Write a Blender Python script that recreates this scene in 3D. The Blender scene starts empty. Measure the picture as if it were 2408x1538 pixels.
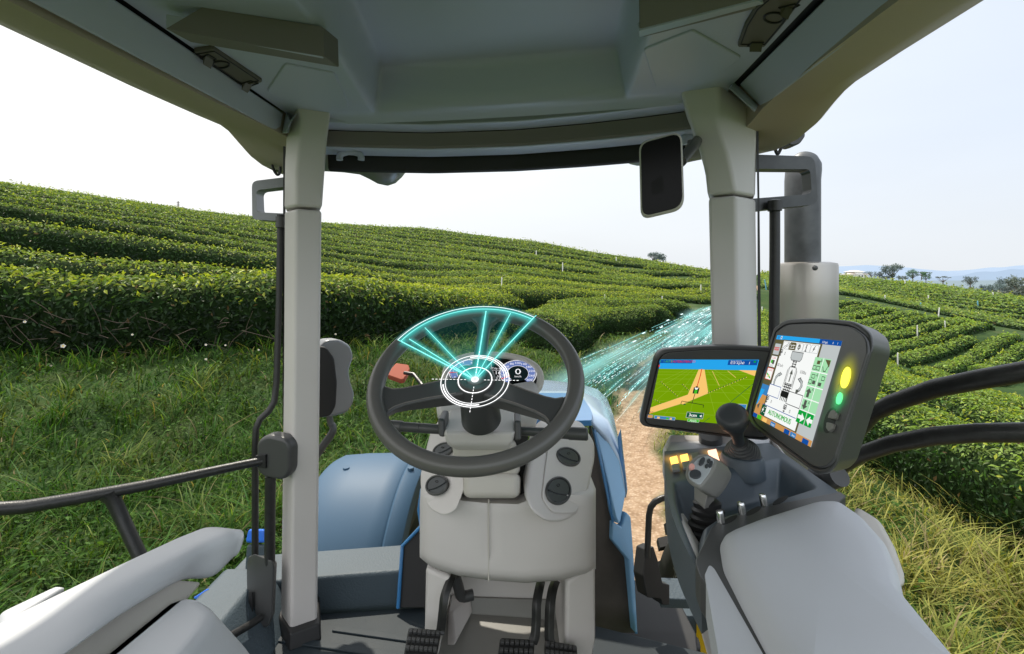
import bpy, bmesh, math, random
import numpy as np
from mathutils import Vector
random.seed(7); RNG = np.random.default_rng(7)
F = 1150.0; CX = 1204.0; HY = 650.0; EZ = 2.4        # photo scale (2408 wide), vanishing point, eye height
scene = bpy.context.scene; COL = scene.collection
def P(px, py, Y): return Vector(((px-CX)/F*Y, Y, EZ+(HY-py)/F*Y))
def W(x, y, z): return Vector((x, y, EZ+z))
# ------------------------------------------------------------------ materials
def nodes(m):
    m.use_nodes = True
    nt = m.node_tree; return nt, nt.nodes, nt.links, nt.nodes['Principled BSDF']
def mat(name, col, rough=.5, metal=0, spec=.5, var=.06, vscale=3., bump=0, bscale=400., coat=0, rvar=.05):
    m = bpy.data.materials.new(name); nt, N, L, b = nodes(m)
    b.inputs['Roughness'].default_value = rough; b.inputs['Metallic'].default_value = metal
    b.inputs['Specular IOR Level'].default_value = spec
    if coat: b.inputs['Coat Weight'].default_value = coat; b.inputs['Coat Roughness'].default_value = .08
    tc = N.new('ShaderNodeTexCoord')
    no = N.new('ShaderNodeTexNoise'); no.inputs['Scale'].default_value = vscale; no.inputs['Detail'].default_value = 5
    L.new(tc.outputs['Object'], no.inputs['Vector'])
    mx = N.new('ShaderNodeMix'); mx.data_type = 'RGBA'
    mx.inputs[6].default_value = (*[c*(1-var) for c in col], 1); mx.inputs[7].default_value = (*[min(1, c*(1+var)) for c in col], 1)
    L.new(no.outputs['Fac'], mx.inputs[0]); L.new(mx.outputs[2], b.inputs['Base Color'])
    mr = N.new('ShaderNodeMapRange'); mr.inputs[3].default_value = max(0, rough-rvar); mr.inputs[4].default_value = rough+rvar
    L.new(no.outputs['Fac'], mr.inputs[0]); L.new(mr.outputs[0], b.inputs['Roughness'])
    if bump:
        n2 = N.new('ShaderNodeTexNoise'); n2.inputs['Scale'].default_value = bscale; n2.inputs['Detail'].default_value = 2
        L.new(tc.outputs['Object'], n2.inputs['Vector'])
        bp = N.new('ShaderNodeBump'); bp.inputs['Strength'].default_value = bump; bp.inputs['Distance'].default_value = .002
        L.new(n2.outputs['Fac'], bp.inputs['Height']); L.new(bp.outputs[0], b.inputs['Normal'])
    return m
def emis(name, col, s=1.0):
    m = bpy.data.materials.new(name); nt, N, L, b = nodes(m)
    N.remove(b); e = N.new('ShaderNodeEmission'); e.inputs[0].default_value = (*col, 1); e.inputs[1].default_value = s
    L.new(e.outputs[0], N['Material Output'].inputs[0]); return m
def srgb(r, g, b):
    f = lambda c: (c/255/12.92 if c/255 <= .04045 else ((c/255+.055)/1.055)**2.4)
    return (f(r), f(g), f(b))
def glowmat(name, col, s):
    # soft halo: emission faded by the vertex attribute 'a' (0 rim .. 1 core), air shows through
    m = bpy.data.materials.new(name); nt, N, L, b = nodes(m); N.remove(b)
    at = N.new('ShaderNodeAttribute'); at.attribute_name = 'a'
    pw = N.new('ShaderNodeMath'); pw.operation = 'POWER'; pw.inputs[1].default_value = 2.2
    e = N.new('ShaderNodeEmission'); e.inputs[0].default_value = (*col, 1); e.inputs[1].default_value = s
    t = N.new('ShaderNodeBsdfTransparent'); mx = N.new('ShaderNodeMixShader')
    L.new(at.outputs['Fac'], pw.inputs[0]); L.new(pw.outputs[0], mx.inputs[0]); L.new(t.outputs[0], mx.inputs[1]); L.new(e.outputs[0], mx.inputs[2])
    L.new(mx.outputs[0], N['Material Output'].inputs[0]); return m
def leafmat(name, trans=.38, rough=.45, spec=.17, tint=(1.15, 1.25, .45)):
    m = bpy.data.materials.new(name); nt, N, L, b = nodes(m)
    at = N.new('ShaderNodeAttribute'); at.attribute_name = 'Col'
    L.new(at.outputs['Color'], b.inputs['Base Color']); b.inputs['Roughness'].default_value = rough; b.inputs['Specular IOR Level'].default_value = spec
    mu = N.new('ShaderNodeMix'); mu.data_type = 'RGBA'; mu.blend_type = 'MULTIPLY'; mu.inputs[0].default_value = 1
    L.new(at.outputs['Color'], mu.inputs[6]); mu.inputs[7].default_value = (*tint, 1)
    tr = N.new('ShaderNodeBsdfTranslucent'); L.new(mu.outputs[2], tr.inputs[0])
    mx = N.new('ShaderNodeMixShader'); mx.inputs[0].default_value = trans
    L.new(b.outputs[0], mx.inputs[1]); L.new(tr.outputs[0], mx.inputs[2]); L.new(mx.outputs[0], N['Material Output'].inputs[0]); return m
M = dict(
 white=mat('cab_white_plastic', (.635,.605,.59), .48, bump=.05, bscale=900),
 liner=mat('headliner_plastic', (.44,.475,.58), .38, bump=.05, bscale=700),
 olive=mat('olive_grey_plastic', (.185,.170,.160), .55, bump=.05, bscale=700),  # olive grey of the overhead boxes, visor and spoke trim
 shell=mat('roof_shell_plastic', (.45,.375,.315), .45),
 pad=mat('armrest_soft_vinyl', (.545,.56,.59), .55, bump=.08, bscale=600),
 beige=mat('binnacle_plastic', (.56,.53,.485), .5),
 grey=mat('dark_grey_plastic', (.066,.067,.068), .38, bump=.05, bscale=800),
 tray=mat('slate_tray_plastic', (.075,.098,.12), .42, bump=.08, bscale=700),
 knob=mat('soft_knob_rubber', (.05,.055,.062), .4),
 stick=mat('joystick_grey', (.23,.225,.21), .42),
 rubber=mat('black_rubber', (.018,.018,.019), .5, bump=.1, bscale=300),
 black=mat('black_painted_metal', (.022,.022,.022), .38, bump=.25, bscale=250, var=.5, vscale=60),
 wheelm=mat('steering_wheel_leather', (.115,.112,.106), .32, bump=.05, bscale=900),
 dark=mat('dark_void_plastic', (.013,.013,.014), .6),
 floor=mat('floor_mat_rubber', (.012,.021,.028), .65, bump=.3, bscale=260, var=.2, vscale=10),
 teal=mat('step_textured_plastic', (.06,.085,.105), .6, bump=.8, bscale=160),
 blue=mat('blue_paint', (.035,.19,.45), .3, coat=.6, var=.03),
 fender=mat('fender_blue_paint', (.045,.10,.17), .55, spec=.35, var=.06),
 paleblue=mat('hood_reflection_paint', (.40,.53,.70), .25, coat=.6, var=.03),  # blue hood paled, its bright reflections put into the base colour
 flap=mat('hood_flap_blue', (.20,.42,.68), .25, coat=.6), capblue=mat('bright_blue_cap', (.03,.17,.75), .35),
 steel=mat('brushed_muffler_steel', (.42,.40,.37), .34, metal=.75, var=.1, vscale=1.5),
 pipe=mat('stained_exhaust_pipe', (.085,.09,.095), .42, metal=.35, var=.75, vscale=14, rvar=.15),
 chrome=mat('chrome_pin', (.7,.7,.7), .15, metal=1),
 silver=mat('silver_housing', (.25,.26,.275), .32, metal=.3),
 yellow=mat('yellow_rim_paint', (.72,.50,.01), .4),
 tyre=mat('tyre_rubber', (.02,.02,.02), .7, bump=.3, bscale=60),
 pink=mat('pink_button', (.85,.42,.36), .4),
 orange=mat('orange_lens', (.45,.11,.065), .65, spec=.2),
 glassy=mat('dark_mirror_glass', (.006,.006,.007), .18, spec=.12, rvar=.02),
 mirror=mat('mirror_reflector', (.55,.6,.65), .05, metal=1, rvar=.01),
 gauge=mat('gauge_glass_black', (.006,.008,.008), .2, spec=.3),
 twig=mat('dead_twig', (.075,.055,.04), .9), bark=mat('bark', (.12,.09,.065), .9, var=.4, vscale=8, bump=.5, bscale=20),
 stake=mat('white_stake_paint', (.75,.74,.70), .6, var=.15, vscale=20),
 bluestake=mat('blue_stake_paint', (.15,.42,.55), .6),
 wall=mat('house_white_wall', (.78,.77,.74), .7),
 roofm=mat('house_roof', (.55,.50,.46), .7),
 win=mat('house_window', (.08,.09,.10), .3),
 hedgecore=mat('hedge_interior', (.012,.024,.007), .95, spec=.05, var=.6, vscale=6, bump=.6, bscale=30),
 petal=mat('white_petal', (.55,.53,.46), .6), stamen=mat('yellow_stamen', (.75,.45,.03), .6),
 leaf=leafmat('tea_leaf'), grass=leafmat('grass_blade', .36, .55, .10, (1.3, 1.25, .5)), far=leafmat('tree_leaf', .2, .6, .2, (1.1, 1.1, .7)),
)
E_ = dict(
 white=emis('screen_white', (.93,.95,.93), 1.0), sky=emis('screen_blue', srgb(40,165,235)), navy=emis('screen_navy', srgb(20,80,160)),
 field=emis('screen_field_green', srgb(118,160,8)), grid=emis('screen_grid_line', srgb(150,185,50)), tan=emis('screen_tan', srgb(250,200,115)),
 red=emis('screen_red', srgb(220,30,20)), blk=emis('screen_ink', srgb(30,32,30)), dgreen=emis('screen_dark_green', srgb(12,85,55)),
 lgreen=emis('screen_light_green', srgb(70,190,40)), pgreen=emis('screen_pale_green', srgb(165,225,175)), auto=emis('screen_text_green', srgb(30,175,60)),
 btn=emis('screen_button_green', srgb(15,160,60)), gray=emis('screen_grey', srgb(190,196,196)), dgray=emis('screen_dark_grey', srgb(85,90,82)),
 olive=emis('screen_olive', srgb(95,90,60)), brown=emis('screen_brown', srgb(205,150,85)), mblue=emis('screen_mid_blue', srgb(60,130,190)),
 gblue=emis('gauge_blue', srgb(105,125,185)), gwhite=emis('gauge_white', (.95,.95,1), 1.0), gdark=emis('gauge_dark', srgb(18,30,32)),
 orange=emis('button_amber_light', (1.0,.52,.10), 2.6), pinklit=emis('button_pink_light', (1.0,.55,.38), 2.2), yellowlit=emis('lamp_yellow', (1.0,.95,.10), 1.6), greenlit=emis('lamp_green', (.15,1.0,.35), 1.5),
 teal=emis('hologram_teal', (.28,.98,.92), 1.25), holo=emis('hologram_white', (1,1,1), 1.6), streak=emis('streak_cyan', (.40,1.0,.96), 1.35), streakw=emis('streak_white', (.85,1,1), 1.7),
)
# ------------------------------------------------------------------ object helpers
ROOTLOC = {}
def tag(o, label=None, cat=None, group=None, kind=None):
    if label: o['label'] = label
    if cat: o['category'] = cat
    if group: o['group'] = group
    if kind: o['kind'] = kind
    return o
def thing(name, label, cat, loc=(0,0,0), group=None):
    o = bpy.data.objects.new(name, None); COL.objects.link(o); o.location = loc; o.empty_display_size = .2
    ROOTLOC[o] = Vector(loc); return tag(o, label, cat, group)
def link(name, me, parent=None):
    o = bpy.data.objects.new(name, me); COL.objects.link(o)
    if parent is not None:
        o.parent = parent; off = ROOTLOC.get(parent, Vector((0,0,0)))
        ROOTLOC[o] = off
        if off.length > 0:
            from mathutils import Matrix
            me.transform(Matrix.Translation(-off))
    return o
def mk(name, verts, faces, m, parent=None, bevel=0, sub=0, smooth=True, fm=None, ang=32, seg=3, recalc=True):
    me = bpy.data.meshes.new(name)
    me.from_pydata([tuple(v) for v in verts], [], faces)
    for x in (m if isinstance(m, (list, tuple)) else [m]): me.materials.append(x)
    if fm is not None: me.polygons.foreach_set('material_index', fm)
    if recalc:
        bm = bmesh.new(); bm.from_mesh(me); bmesh.ops.recalc_face_normals(bm, faces=bm.faces); bm.to_mesh(me); bm.free()
    if smooth:
        me.shade_smooth()
        if not bevel and not sub: me.set_sharp_from_angle(angle=math.radians(ang))
    me.update()
    o = link(name, me, parent)
    if bevel:
        b = o.modifiers.new('bevel', 'BEVEL'); b.width = bevel; b.segments = seg; b.limit_method = 'ANGLE'; b.angle_limit = math.radians(ang)
        b.use_clamp_overlap = True
        w = o.modifiers.new('wn', 'WEIGHTED_NORMAL'); w.keep_sharp = False
    if sub:
        s = o.modifiers.new('sub', 'SUBSURF'); s.levels = sub; s.render_levels = sub
    return o
class Geo:                       # several shapes collected into ONE mesh, with a material per face
    def __init__(s): s.v = []; s.f = []; s.m = []; s.mats = []
    def mi(s, m):
        if m not in s.mats: s.mats.append(m)
        return s.mats.index(m)
    def add(s, v, f, m):
        b = len(s.v); s.v += [Vector(x) for x in v]; s.f += [[b+i for i in q] for q in f]; s.m += [s.mi(m)]*len(f); return s
    def obj(s, name, parent=None, **k): return mk(name, s.v, s.f, s.mats, parent, fm=s.m, **k)
def catmull(pts, n=8):
    pts = [Vector(p) for p in pts]; out = []
    q = [pts[0]*2-pts[1]]+pts+[pts[-1]*2-pts[-2]]
    for i in range(1, len(q)-2):
        for k in range(n):
            t = k/n; a, b, c, d = q[i-1], q[i], q[i+1], q[i+2]
            out.append(.5*((2*b)+(c-a)*t+(2*a-5*b+4*c-d)*t*t+(3*b-a-3*c+d)*t**3))
    out.append(pts[-1]); return out
def tube_g(pts, r, n=14, closed=False, flat=1.0):
    pts = [Vector(p) for p in pts]; N = len(pts)
    rs = r if isinstance(r, (list, tuple)) else [r]*N
    v = []; f = []
    t0 = (pts[1]-pts[0]).normalized(); up = Vector((0,0,1)) if abs(t0.z) < .9 else Vector((1,0,0))
    nrm = (up-t0*up.dot(t0)).normalized()
    for i in range(N):
        a = pts[(i+1) % N] if (closed or i < N-1) else pts[i]; b = pts[i-1] if (closed or i > 0) else pts[i]
        t = (a-b).normalized(); nrm = (nrm-t*nrm.dot(t)).normalized(); bn = t.cross(nrm)
        for k in range(n):
            an = 2*math.pi*k/n; v.append(pts[i]+(nrm*math.cos(an)*flat+bn*math.sin(an))*rs[i])
    for i in range(N if closed else N-1):
        j = (i+1) % N
        for k in range(n): f.append([i*n+k, i*n+(k+1) % n, j*n+(k+1) % n, j*n+k])
    if not closed: f.append(list(range(n))[::-1]); f.append([(N-1)*n+k for k in range(n)])
    return v, f
def tube(name, pts, r, m, parent=None, n=14, smooth=0, closed=False, flat=1.0, **k):
    if smooth: pts = catmull(pts, smooth)
    v, f = tube_g(pts, r, n, closed, flat); return mk(name, v, f, m, parent, **k)
def loft_g(rings, closed=True, caps=True):
    n = len(rings[0]); v = [Vector(p) for r in rings for p in r]; f = []
    for i in range(len(rings)-1):
        for k in range(n if closed else n-1):
            f.append([i*n+k, i*n+(k+1) % n, (i+1)*n+(k+1) % n, (i+1)*n+k])
    if caps and closed: f.append(list(range(n))[::-1]); f.append([(len(rings)-1)*n+k for k in range(n)])
    return v, f
def loft(name, rings, m, parent=None, closed=True, caps=True, **k):
    v, f = loft_g(rings, closed, caps); return mk(name, v, f, m, parent, **k)
def rnd(pts, r, n=5):            # round the corners of a 2D outline
    out = []; N = len(pts)
    for i in range(N):
        a = np.array(pts[i-1], float); b = np.array(pts[i], float); c = np.array(pts[(i+1) % N], float)
        rr = r[i] if isinstance(r, (list, tuple)) else r
        la = np.linalg.norm(a-b); lc = np.linalg.norm(c-b)
        p = b+(a-b)/la*min(rr, la*.45); q = b+(c-b)/lc*min(rr, lc*.45)
        if rr <= 0: out.append(tuple(b)); continue
        for k in range(n+1):
            t = k/n; x = (1-t)**2*p+2*t*(1-t)*b+t*t*q; out.append(tuple(x))
    return out
class Plane:                     # a real plane through three photo points with depths; draws on it by photo position
    def __init__(s, a, b, c):
        s.a = P(*a); s.n = (P(*b)-s.a).cross(P(*c)-s.a).normalized()
        if s.n.dot(Vector((0,0,EZ))-s.a) < 0: s.n = -s.n
    def at(s, px, py, h=0):
        d = Vector(((px-CX)/F, 1, (HY-py)/F)); o = Vector((0,0,EZ)); q = s.a+s.n*h
        return o+d*((q-o).dot(s.n)/d.dot(s.n))
def prism_g(pts, vec):
    n = len(pts); v = list(pts)+[p+vec for p in pts]
    f = [list(range(n)), [n+k for k in range(n)][::-1]]+[[k, n+k, n+(k+1) % n, (k+1) % n] for k in range(n)]
    return v, f
def slab(name, outline, pl, depth, m, parent=None, h=0, bevel=.004, vec=None, **k):
    pts = [pl.at(x, y, h) for x, y in outline]
    v, f = prism_g(pts, vec if vec is not None else -pl.n*depth); return mk(name, v, f, m, parent, bevel=bevel, **k)
def box_g(c, ax, ay, az):        # centre and three half axes
    c, ax, ay, az = map(Vector, (c, ax, ay, az))
    v = [c+ax*i+ay*j+az*k for i in (-1,1) for j in (-1,1) for k in (-1,1)]
    return v, [[0,1,3,2],[4,6,7,5],[0,4,5,1],[2,3,7,6],[0,2,6,4],[1,5,7,3]]
def frame_from(n):
    n = Vector(n).normalized(); u = Vector((0,0,1)).cross(n)
    if u.length < 1e-3: u = Vector((1,0,0))
    u.normalize(); return u, n.cross(u).normalized(), n
def disc_g(c, u, v_, r, r2=None, n=32, h=None, inner=0):
    pts = [Vector(c)+u*math.cos(2*math.pi*k/n)*r+v_*math.sin(2*math.pi*k/n)*(r2 or r) for k in range(n)]
    return pts
def gridsurf(rows): 
    n = len(rows[0]); v = [p for r in rows for p in r]
    return v, [[i*n+k, i*n+k+1, (i+1)*n+k+1, (i+1)*n+k] for i in range(len(rows)-1) for k in range(n-1)]
def solid_front(name, rows, back, m, parent=None, **k):   # a shaped front surface closed by pushing its rim back
    v, f = gridsurf(rows); R = len(rows); C_ = len(rows[0])
    rim = [c for c in range(C_)]+[r*C_+C_-1 for r in range(1, R)]+[(R-1)*C_+c for c in range(C_-2, -1, -1)]+[r*C_ for r in range(R-2, 0, -1)]
    b = len(v); v = list(v)+[v[i]+Vector(back) for i in rim]; n = len(rim)
    f = f+[[rim[i], rim[(i+1) % n], b+(i+1) % n, b+i] for i in range(n)]+[[b+i for i in range(n)]]
    return mk(name, v, f, m, parent, **k)
def lerp(a, b, t): return a+(b-a)*t
def interp(x, xs, ys): return float(np.interp(x, xs, ys))
# text as flat mesh polygons (built-in font)
_tc = {}
def text_mesh(s):
    if s not in _tc:
        cu = bpy.data.curves.new('t', 'FONT'); cu.body = s; cu.size = 1; cu.resolution_u = 2
        ob = bpy.data.objects.new('t', cu); COL.objects.link(ob)
        dg = bpy.context.evaluated_depsgraph_get(); me = bpy.data.meshes.new_from_object(ob.evaluated_get(dg))
        vs = [(v.co.x, v.co.y) for v in me.vertices]; fs = [list(p.vertices) for p in me.polygons]
        bpy.data.objects.remove(ob); bpy.data.curves.remove(cu); bpy.data.meshes.remove(me)
        xs = [v[0] for v in vs]; ys = [v[1] for v in vs]; _tc[s] = (vs, fs, min(xs), max(xs), min(ys), max(ys))
    return _tc[s]
class Sheet:                     # flat drawing on a surface: u right 0..1, v down 0..1, thin layers
    def __init__(s, tl, tr, br, bl, n, asp, gap=.0004):
        s.c = [Vector(p) for p in (tl, tr, br, bl)]; s.n = n; s.asp = asp; s.g = Geo(); s.z = 0; s.gap = gap
    def pt(s, u, v):
        tl, tr, br, bl = s.c; return (tl*(1-u)+tr*u)*(1-v)+(bl*(1-u)+br*u)*v+s.n*s.z
    def poly(s, uv, m): s.z += s.gap*.15; s.g.add([s.pt(*p) for p in uv], [list(range(len(uv)))], m)
    def rect(s, u0, v0, u1, v1, m, line=None, w=.006):
        s.poly([(u0,v0),(u1,v0),(u1,v1),(u0,v1)], m)
        if line: s.box(u0, v0, u1, v1, line, w)
    def box(s, u0, v0, u1, v1, m, w=.006): s.path([(u0,v0),(u1,v0),(u1,v1),(u0,v1),(u0,v0)], m, w)
    def path(s, pts, m, w=.006):
        s.z += s.gap*.15
        for a, b in zip(pts[:-1], pts[1:]):
            dx = (b[0]-a[0])*s.asp; dy = b[1]-a[1]; l = math.hypot(dx, dy) or 1; nx, ny = -dy/l*w/2/s.asp, dx/l*w/2
            ex, ey = dx/l*w/2/s.asp*.9, dy/l*w/2*.9
            s.g.add([s.pt(a[0]+nx-ex,a[1]+ny-ey), s.pt(b[0]+nx+ex,b[1]+ny+ey), s.pt(b[0]-nx+ex,b[1]-ny+ey), s.pt(a[0]-nx-ex,a[1]-ny-ey)], [[0,1,2,3]], m)
    def circ(s, u, v, r, m, n=24, a0=0, a1=360, r0=0):
        s.z += s.gap*.15; k = n
        A = [math.radians(lerp(a0, a1, i/k)) for i in range(k+1)]
        for i in range(k):
            o = lambda a, rr: s.pt(u+math.cos(a)*rr/s.asp, v-math.sin(a)*rr)
            if r0: s.g.add([o(A[i],r0), o(A[i],r), o(A[i+1],r), o(A[i+1],r0)], [[0,1,2,3]], m)
            else: s.g.add([s.pt(u,v), o(A[i],r), o(A[i+1],r)], [[0,1,2]], m)
    def text(s, t, u, v, h, m, align=0, wide=1.0):
        vs, fs, x0, x1, y0, y1 = text_mesh(t); k = h/.72; s.z += s.gap*.15
        off = -x0-(x1-x0)*align
        s.g.add([s.pt(u+(x+off)*k*wide/s.asp, v-y*k) for x, y in vs], fs, m)
    def obj(s, name, parent): return s.g.obj(name, parent, smooth=False, recalc=False)
def para(tl, tr, br, bl, Y):     # depths that make four photo corners a true parallelogram of mean depth Y
    r = [np.array([(x-CX)/F, 1, (HY-y)/F]) for x, y in (tl, tr, br, bl)]
    A = np.stack([r[0], -r[1], r[2], -r[3]], 1); _, _, vt = np.linalg.svd(A); d = vt[-1]; d = d/d.mean()*Y
    return [Vector((*(d[i]*r[i]),))+Vector((0,0,EZ)) for i in range(4)]
# ------------------------------------------------------------------ terrain
_cp = []   # control points (x, y, z relative to the eye)
def cpx(px, Y, Z): _cp.append(((px-CX)/F*Y, Y, Z))
def cpp(px, py, Y, dz=0): _cp.append(((px-CX)/F*Y, Y, (HY-py)/F*Y+dz))
for x, y, z in [(0,0,-2.4),(-3,3,-2.4),(3,3,-2.4),(0,8,-2.4),(2,8,-2.4),(0,-6,-2.4),(-6,-6,-1.9),(6,-6,-2.5),(-4,4,-2.35),(-3,5.5,-2.2),(0,-40,-3),(-40,-20,3),(40,-20,-4),
                (-14,-2,.2),(-25,8,3.2),(-9,3,-1.35)]: _cp.append((x,y,z))
for Y, Z in [(7.3,-1.32),(9.8,-.2),(11.3,.55),(12.9,1.1),(20,2.9),(30,4.75),(45,4.4),(80,0)]: cpx(0, Y, Z)
for Y, Z in [(5,-2.25),(7.9,-1.38),(9,-1.1),(11.9,-.72),(14.9,-.2),(20.7,.6),(35,2.9),(50,4.95),(70,4),(110,0)]: cpx(650, Y, Z)
for Y, Z in [(11.6,-1.50),(13,-1.42),(20,-0.85),(30,0.45),(40,1.75),(60,5.10),(80,4.25),(120,0.25)]: cpx(1000, Y, Z)
for Y, Z in [(15,-2.00),(20,-1.60),(27,-0.87),(37.5,-0.07),(48.5,1.18),(70,4.38),(95,3.38),(140,-1.62)]: cpx(1250, Y, Z)
for Y, Z in [(20,-2.25),(24,-2.10),(28,-1.90),(39,-1.20),(54,-0.40),(80,2.40),(105,1.90),(150,-2.60)]: cpx(1500, Y, Z)
for Y, Z in [(26,-2.20),(34,-2.05),(53,-1.35),(90,0.30),(120,0.00),(170,-3.60)]: cpx(1670, Y, Z)
for a in [(1400,870,12.5),(1600,800,18),(1750,730,30),(1805,690,42),(1500,1010,7.7),(1450,785,20),(1300,800,16)]: cpp(*a)
for x, y, z in [(4.1,5.8,-2.42),(4,3.8,-2.41),(5,1,-2.45),(8,8,-2.75),(8,3,-2.75),(11,6,-3.2),(12,13,-3.7)]: _cp.append((x,y,z))
for a in [(2240,905,25),(2400,905,25),(2300,850,30,-.4),(2150,830,30,-.4),(2300,790,34,-.4),(2150,760,36,-.4),(2050,715,40,-.4),(2050,780,33,-.4),(1970,735,38,-.4),(1970,702,43),(1970,690,60),(2400,785,46),(2400,765,66),(2330,752,60),(2000,652,125,-.7),(2200,664,130,-.7),(2400,686,135,-.7),(1900,640,115,-.7),(1840,640,110,-.7),
          (2000,700,190),(2200,720,190),(2400,740,190),(2600,760,120)]: cpp(*a)
CP = np.array(_cp)
def _phi(d2): return np.sqrt(d2+4.0)
_S = 1.0
_n = len(CP); _A = np.zeros((_n+3, _n+3)); _d2 = ((CP[:,None,:2]-CP[None,:,:2])**2).sum(-1)
_A[:_n,:_n] = _phi(_d2)+np.eye(_n)*1e-3; _A[:_n,_n] = 1; _A[:_n,_n+1:] = CP[:,:2]; _A[_n,:_n] = 1; _A[_n+1:,:_n] = CP[:,:2].T
_w = np.linalg.solve(_A, np.concatenate([CP[:,2], [0,0,0]]))
def terr(x, y):                  # ground height relative to the eye, numpy arrays
    x = np.asarray(x, float); y = np.asarray(y, float); sh = x.shape; x = x.ravel(); y = y.ravel(); out = np.zeros_like(x)
    r = np.hypot(x, y); k = np.minimum(1, 190/np.maximum(r, 1e-6)); xs = x*k; ys = y*k
    for i in range(0, len(x), 20000):
        s = slice(i, i+20000)
        d2 = (xs[s,None]-CP[None,:,0])**2+(ys[s,None]-CP[None,:,1])**2
        out[s] = _phi(d2)@_w[:_n]+_w[_n]+xs[s]*_w[_n+1]+ys[s]*_w[_n+2]
    t = np.clip((r-150)/250, 0, 1); t = t*t*(3-2*t)
    far = -16+0*r
    return (out*(1-t)+far*t).reshape(sh)
def hit(px, py, h=0):            # depth at which a photo ray meets the ground raised by h (vectorised)
    px = np.atleast_1d(np.asarray(px, float)); py = np.atleast_1d(np.asarray(py, float))
    dx = (px-CX)/F; dz = (HY-py)/F
    Ys = np.geomspace(1.5, 190, 260); res = np.full(len(px), np.nan)
    g = terr(dx[:,None]*Ys, np.broadcast_to(Ys, (len(px), len(Ys))))+h-dz[:,None]*Ys
    for i in range(len(px)):
        w = np.where(g[i] > 0)[0]
        if len(w) and w[0] > 0:
            j = w[0]; t = -g[i,j-1]/(g[i,j]-g[i,j-1]); res[i] = Ys[j-1]+(Ys[j]-Ys[j-1])*t
    return dx*res, res
PATH = np.array([(.75,-8),(.75,0),(.95,3.4),(1.45,6),(2.0,8),(3.1,11.5),(5.2,16.5),(8.6,22),(13,29.5),(20.5,42),(30,60)])
def seg_dist(x, y, L):
    best = np.full(np.shape(x), 1e9)
    for a, b in zip(L[:-1], L[1:]):
        d = b-a; t = np.clip(((x-a[0])*d[0]+(y-a[1])*d[1])/(d@d), 0, 1)
        best = np.minimum(best, np.hypot(x-a[0]-t*d[0], y-a[1]-t*d[1]))
    return best
def vnoise(x, y, s, seed=0):     # smooth noise in -1..1
    r = np.random.default_rng(seed); o = 0
    for k in range(5):
        a = r.uniform(0, 6.28); f = r.uniform(.6, 1.7)/s; p = r.uniform(0, 6.28)
        o = o+np.sin((x*math.cos(a)+y*math.sin(a))*6.28*f+p+1.3*np.sin((x*math.sin(a)-y*math.cos(a))*4*f+p*2))
    return o/5
def raw_mesh(name, V, faces_per, Fc, m, attrs=None, smooth=False):   # fast mesh from numpy: all faces with the same vertex count
    me = bpy.data.meshes.new(name); nf = len(Fc)
    me.vertices.add(len(V)); me.vertices.foreach_set('co', np.ascontiguousarray(V, np.float32).ravel())
    me.loops.add(nf*faces_per); me.loops.foreach_set('vertex_index', np.ascontiguousarray(Fc, np.int32).ravel())
    me.polygons.add(nf); me.polygons.foreach_set('loop_start', np.arange(nf, dtype=np.int32)*faces_per)
    for k, a in (attrs or {}).items():
        if a.ndim == 1: at = me.attributes.new(k, 'FLOAT', 'POINT'); at.data.foreach_set('value', a.astype(np.float32))
        else:
            at = me.attributes.new(k, 'FLOAT_COLOR', 'POINT'); c = np.ones((len(a),4), np.float32); c[:,:3] = a; at.data.foreach_set('color', c.ravel())
    me.update(calc_edges=True); me.validate()
    for x in (m if isinstance(m, (list, tuple)) else [m]): me.materials.append(x)
    if smooth: me.polygons.foreach_set('use_smooth', np.ones(nf, bool))
    return me
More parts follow.
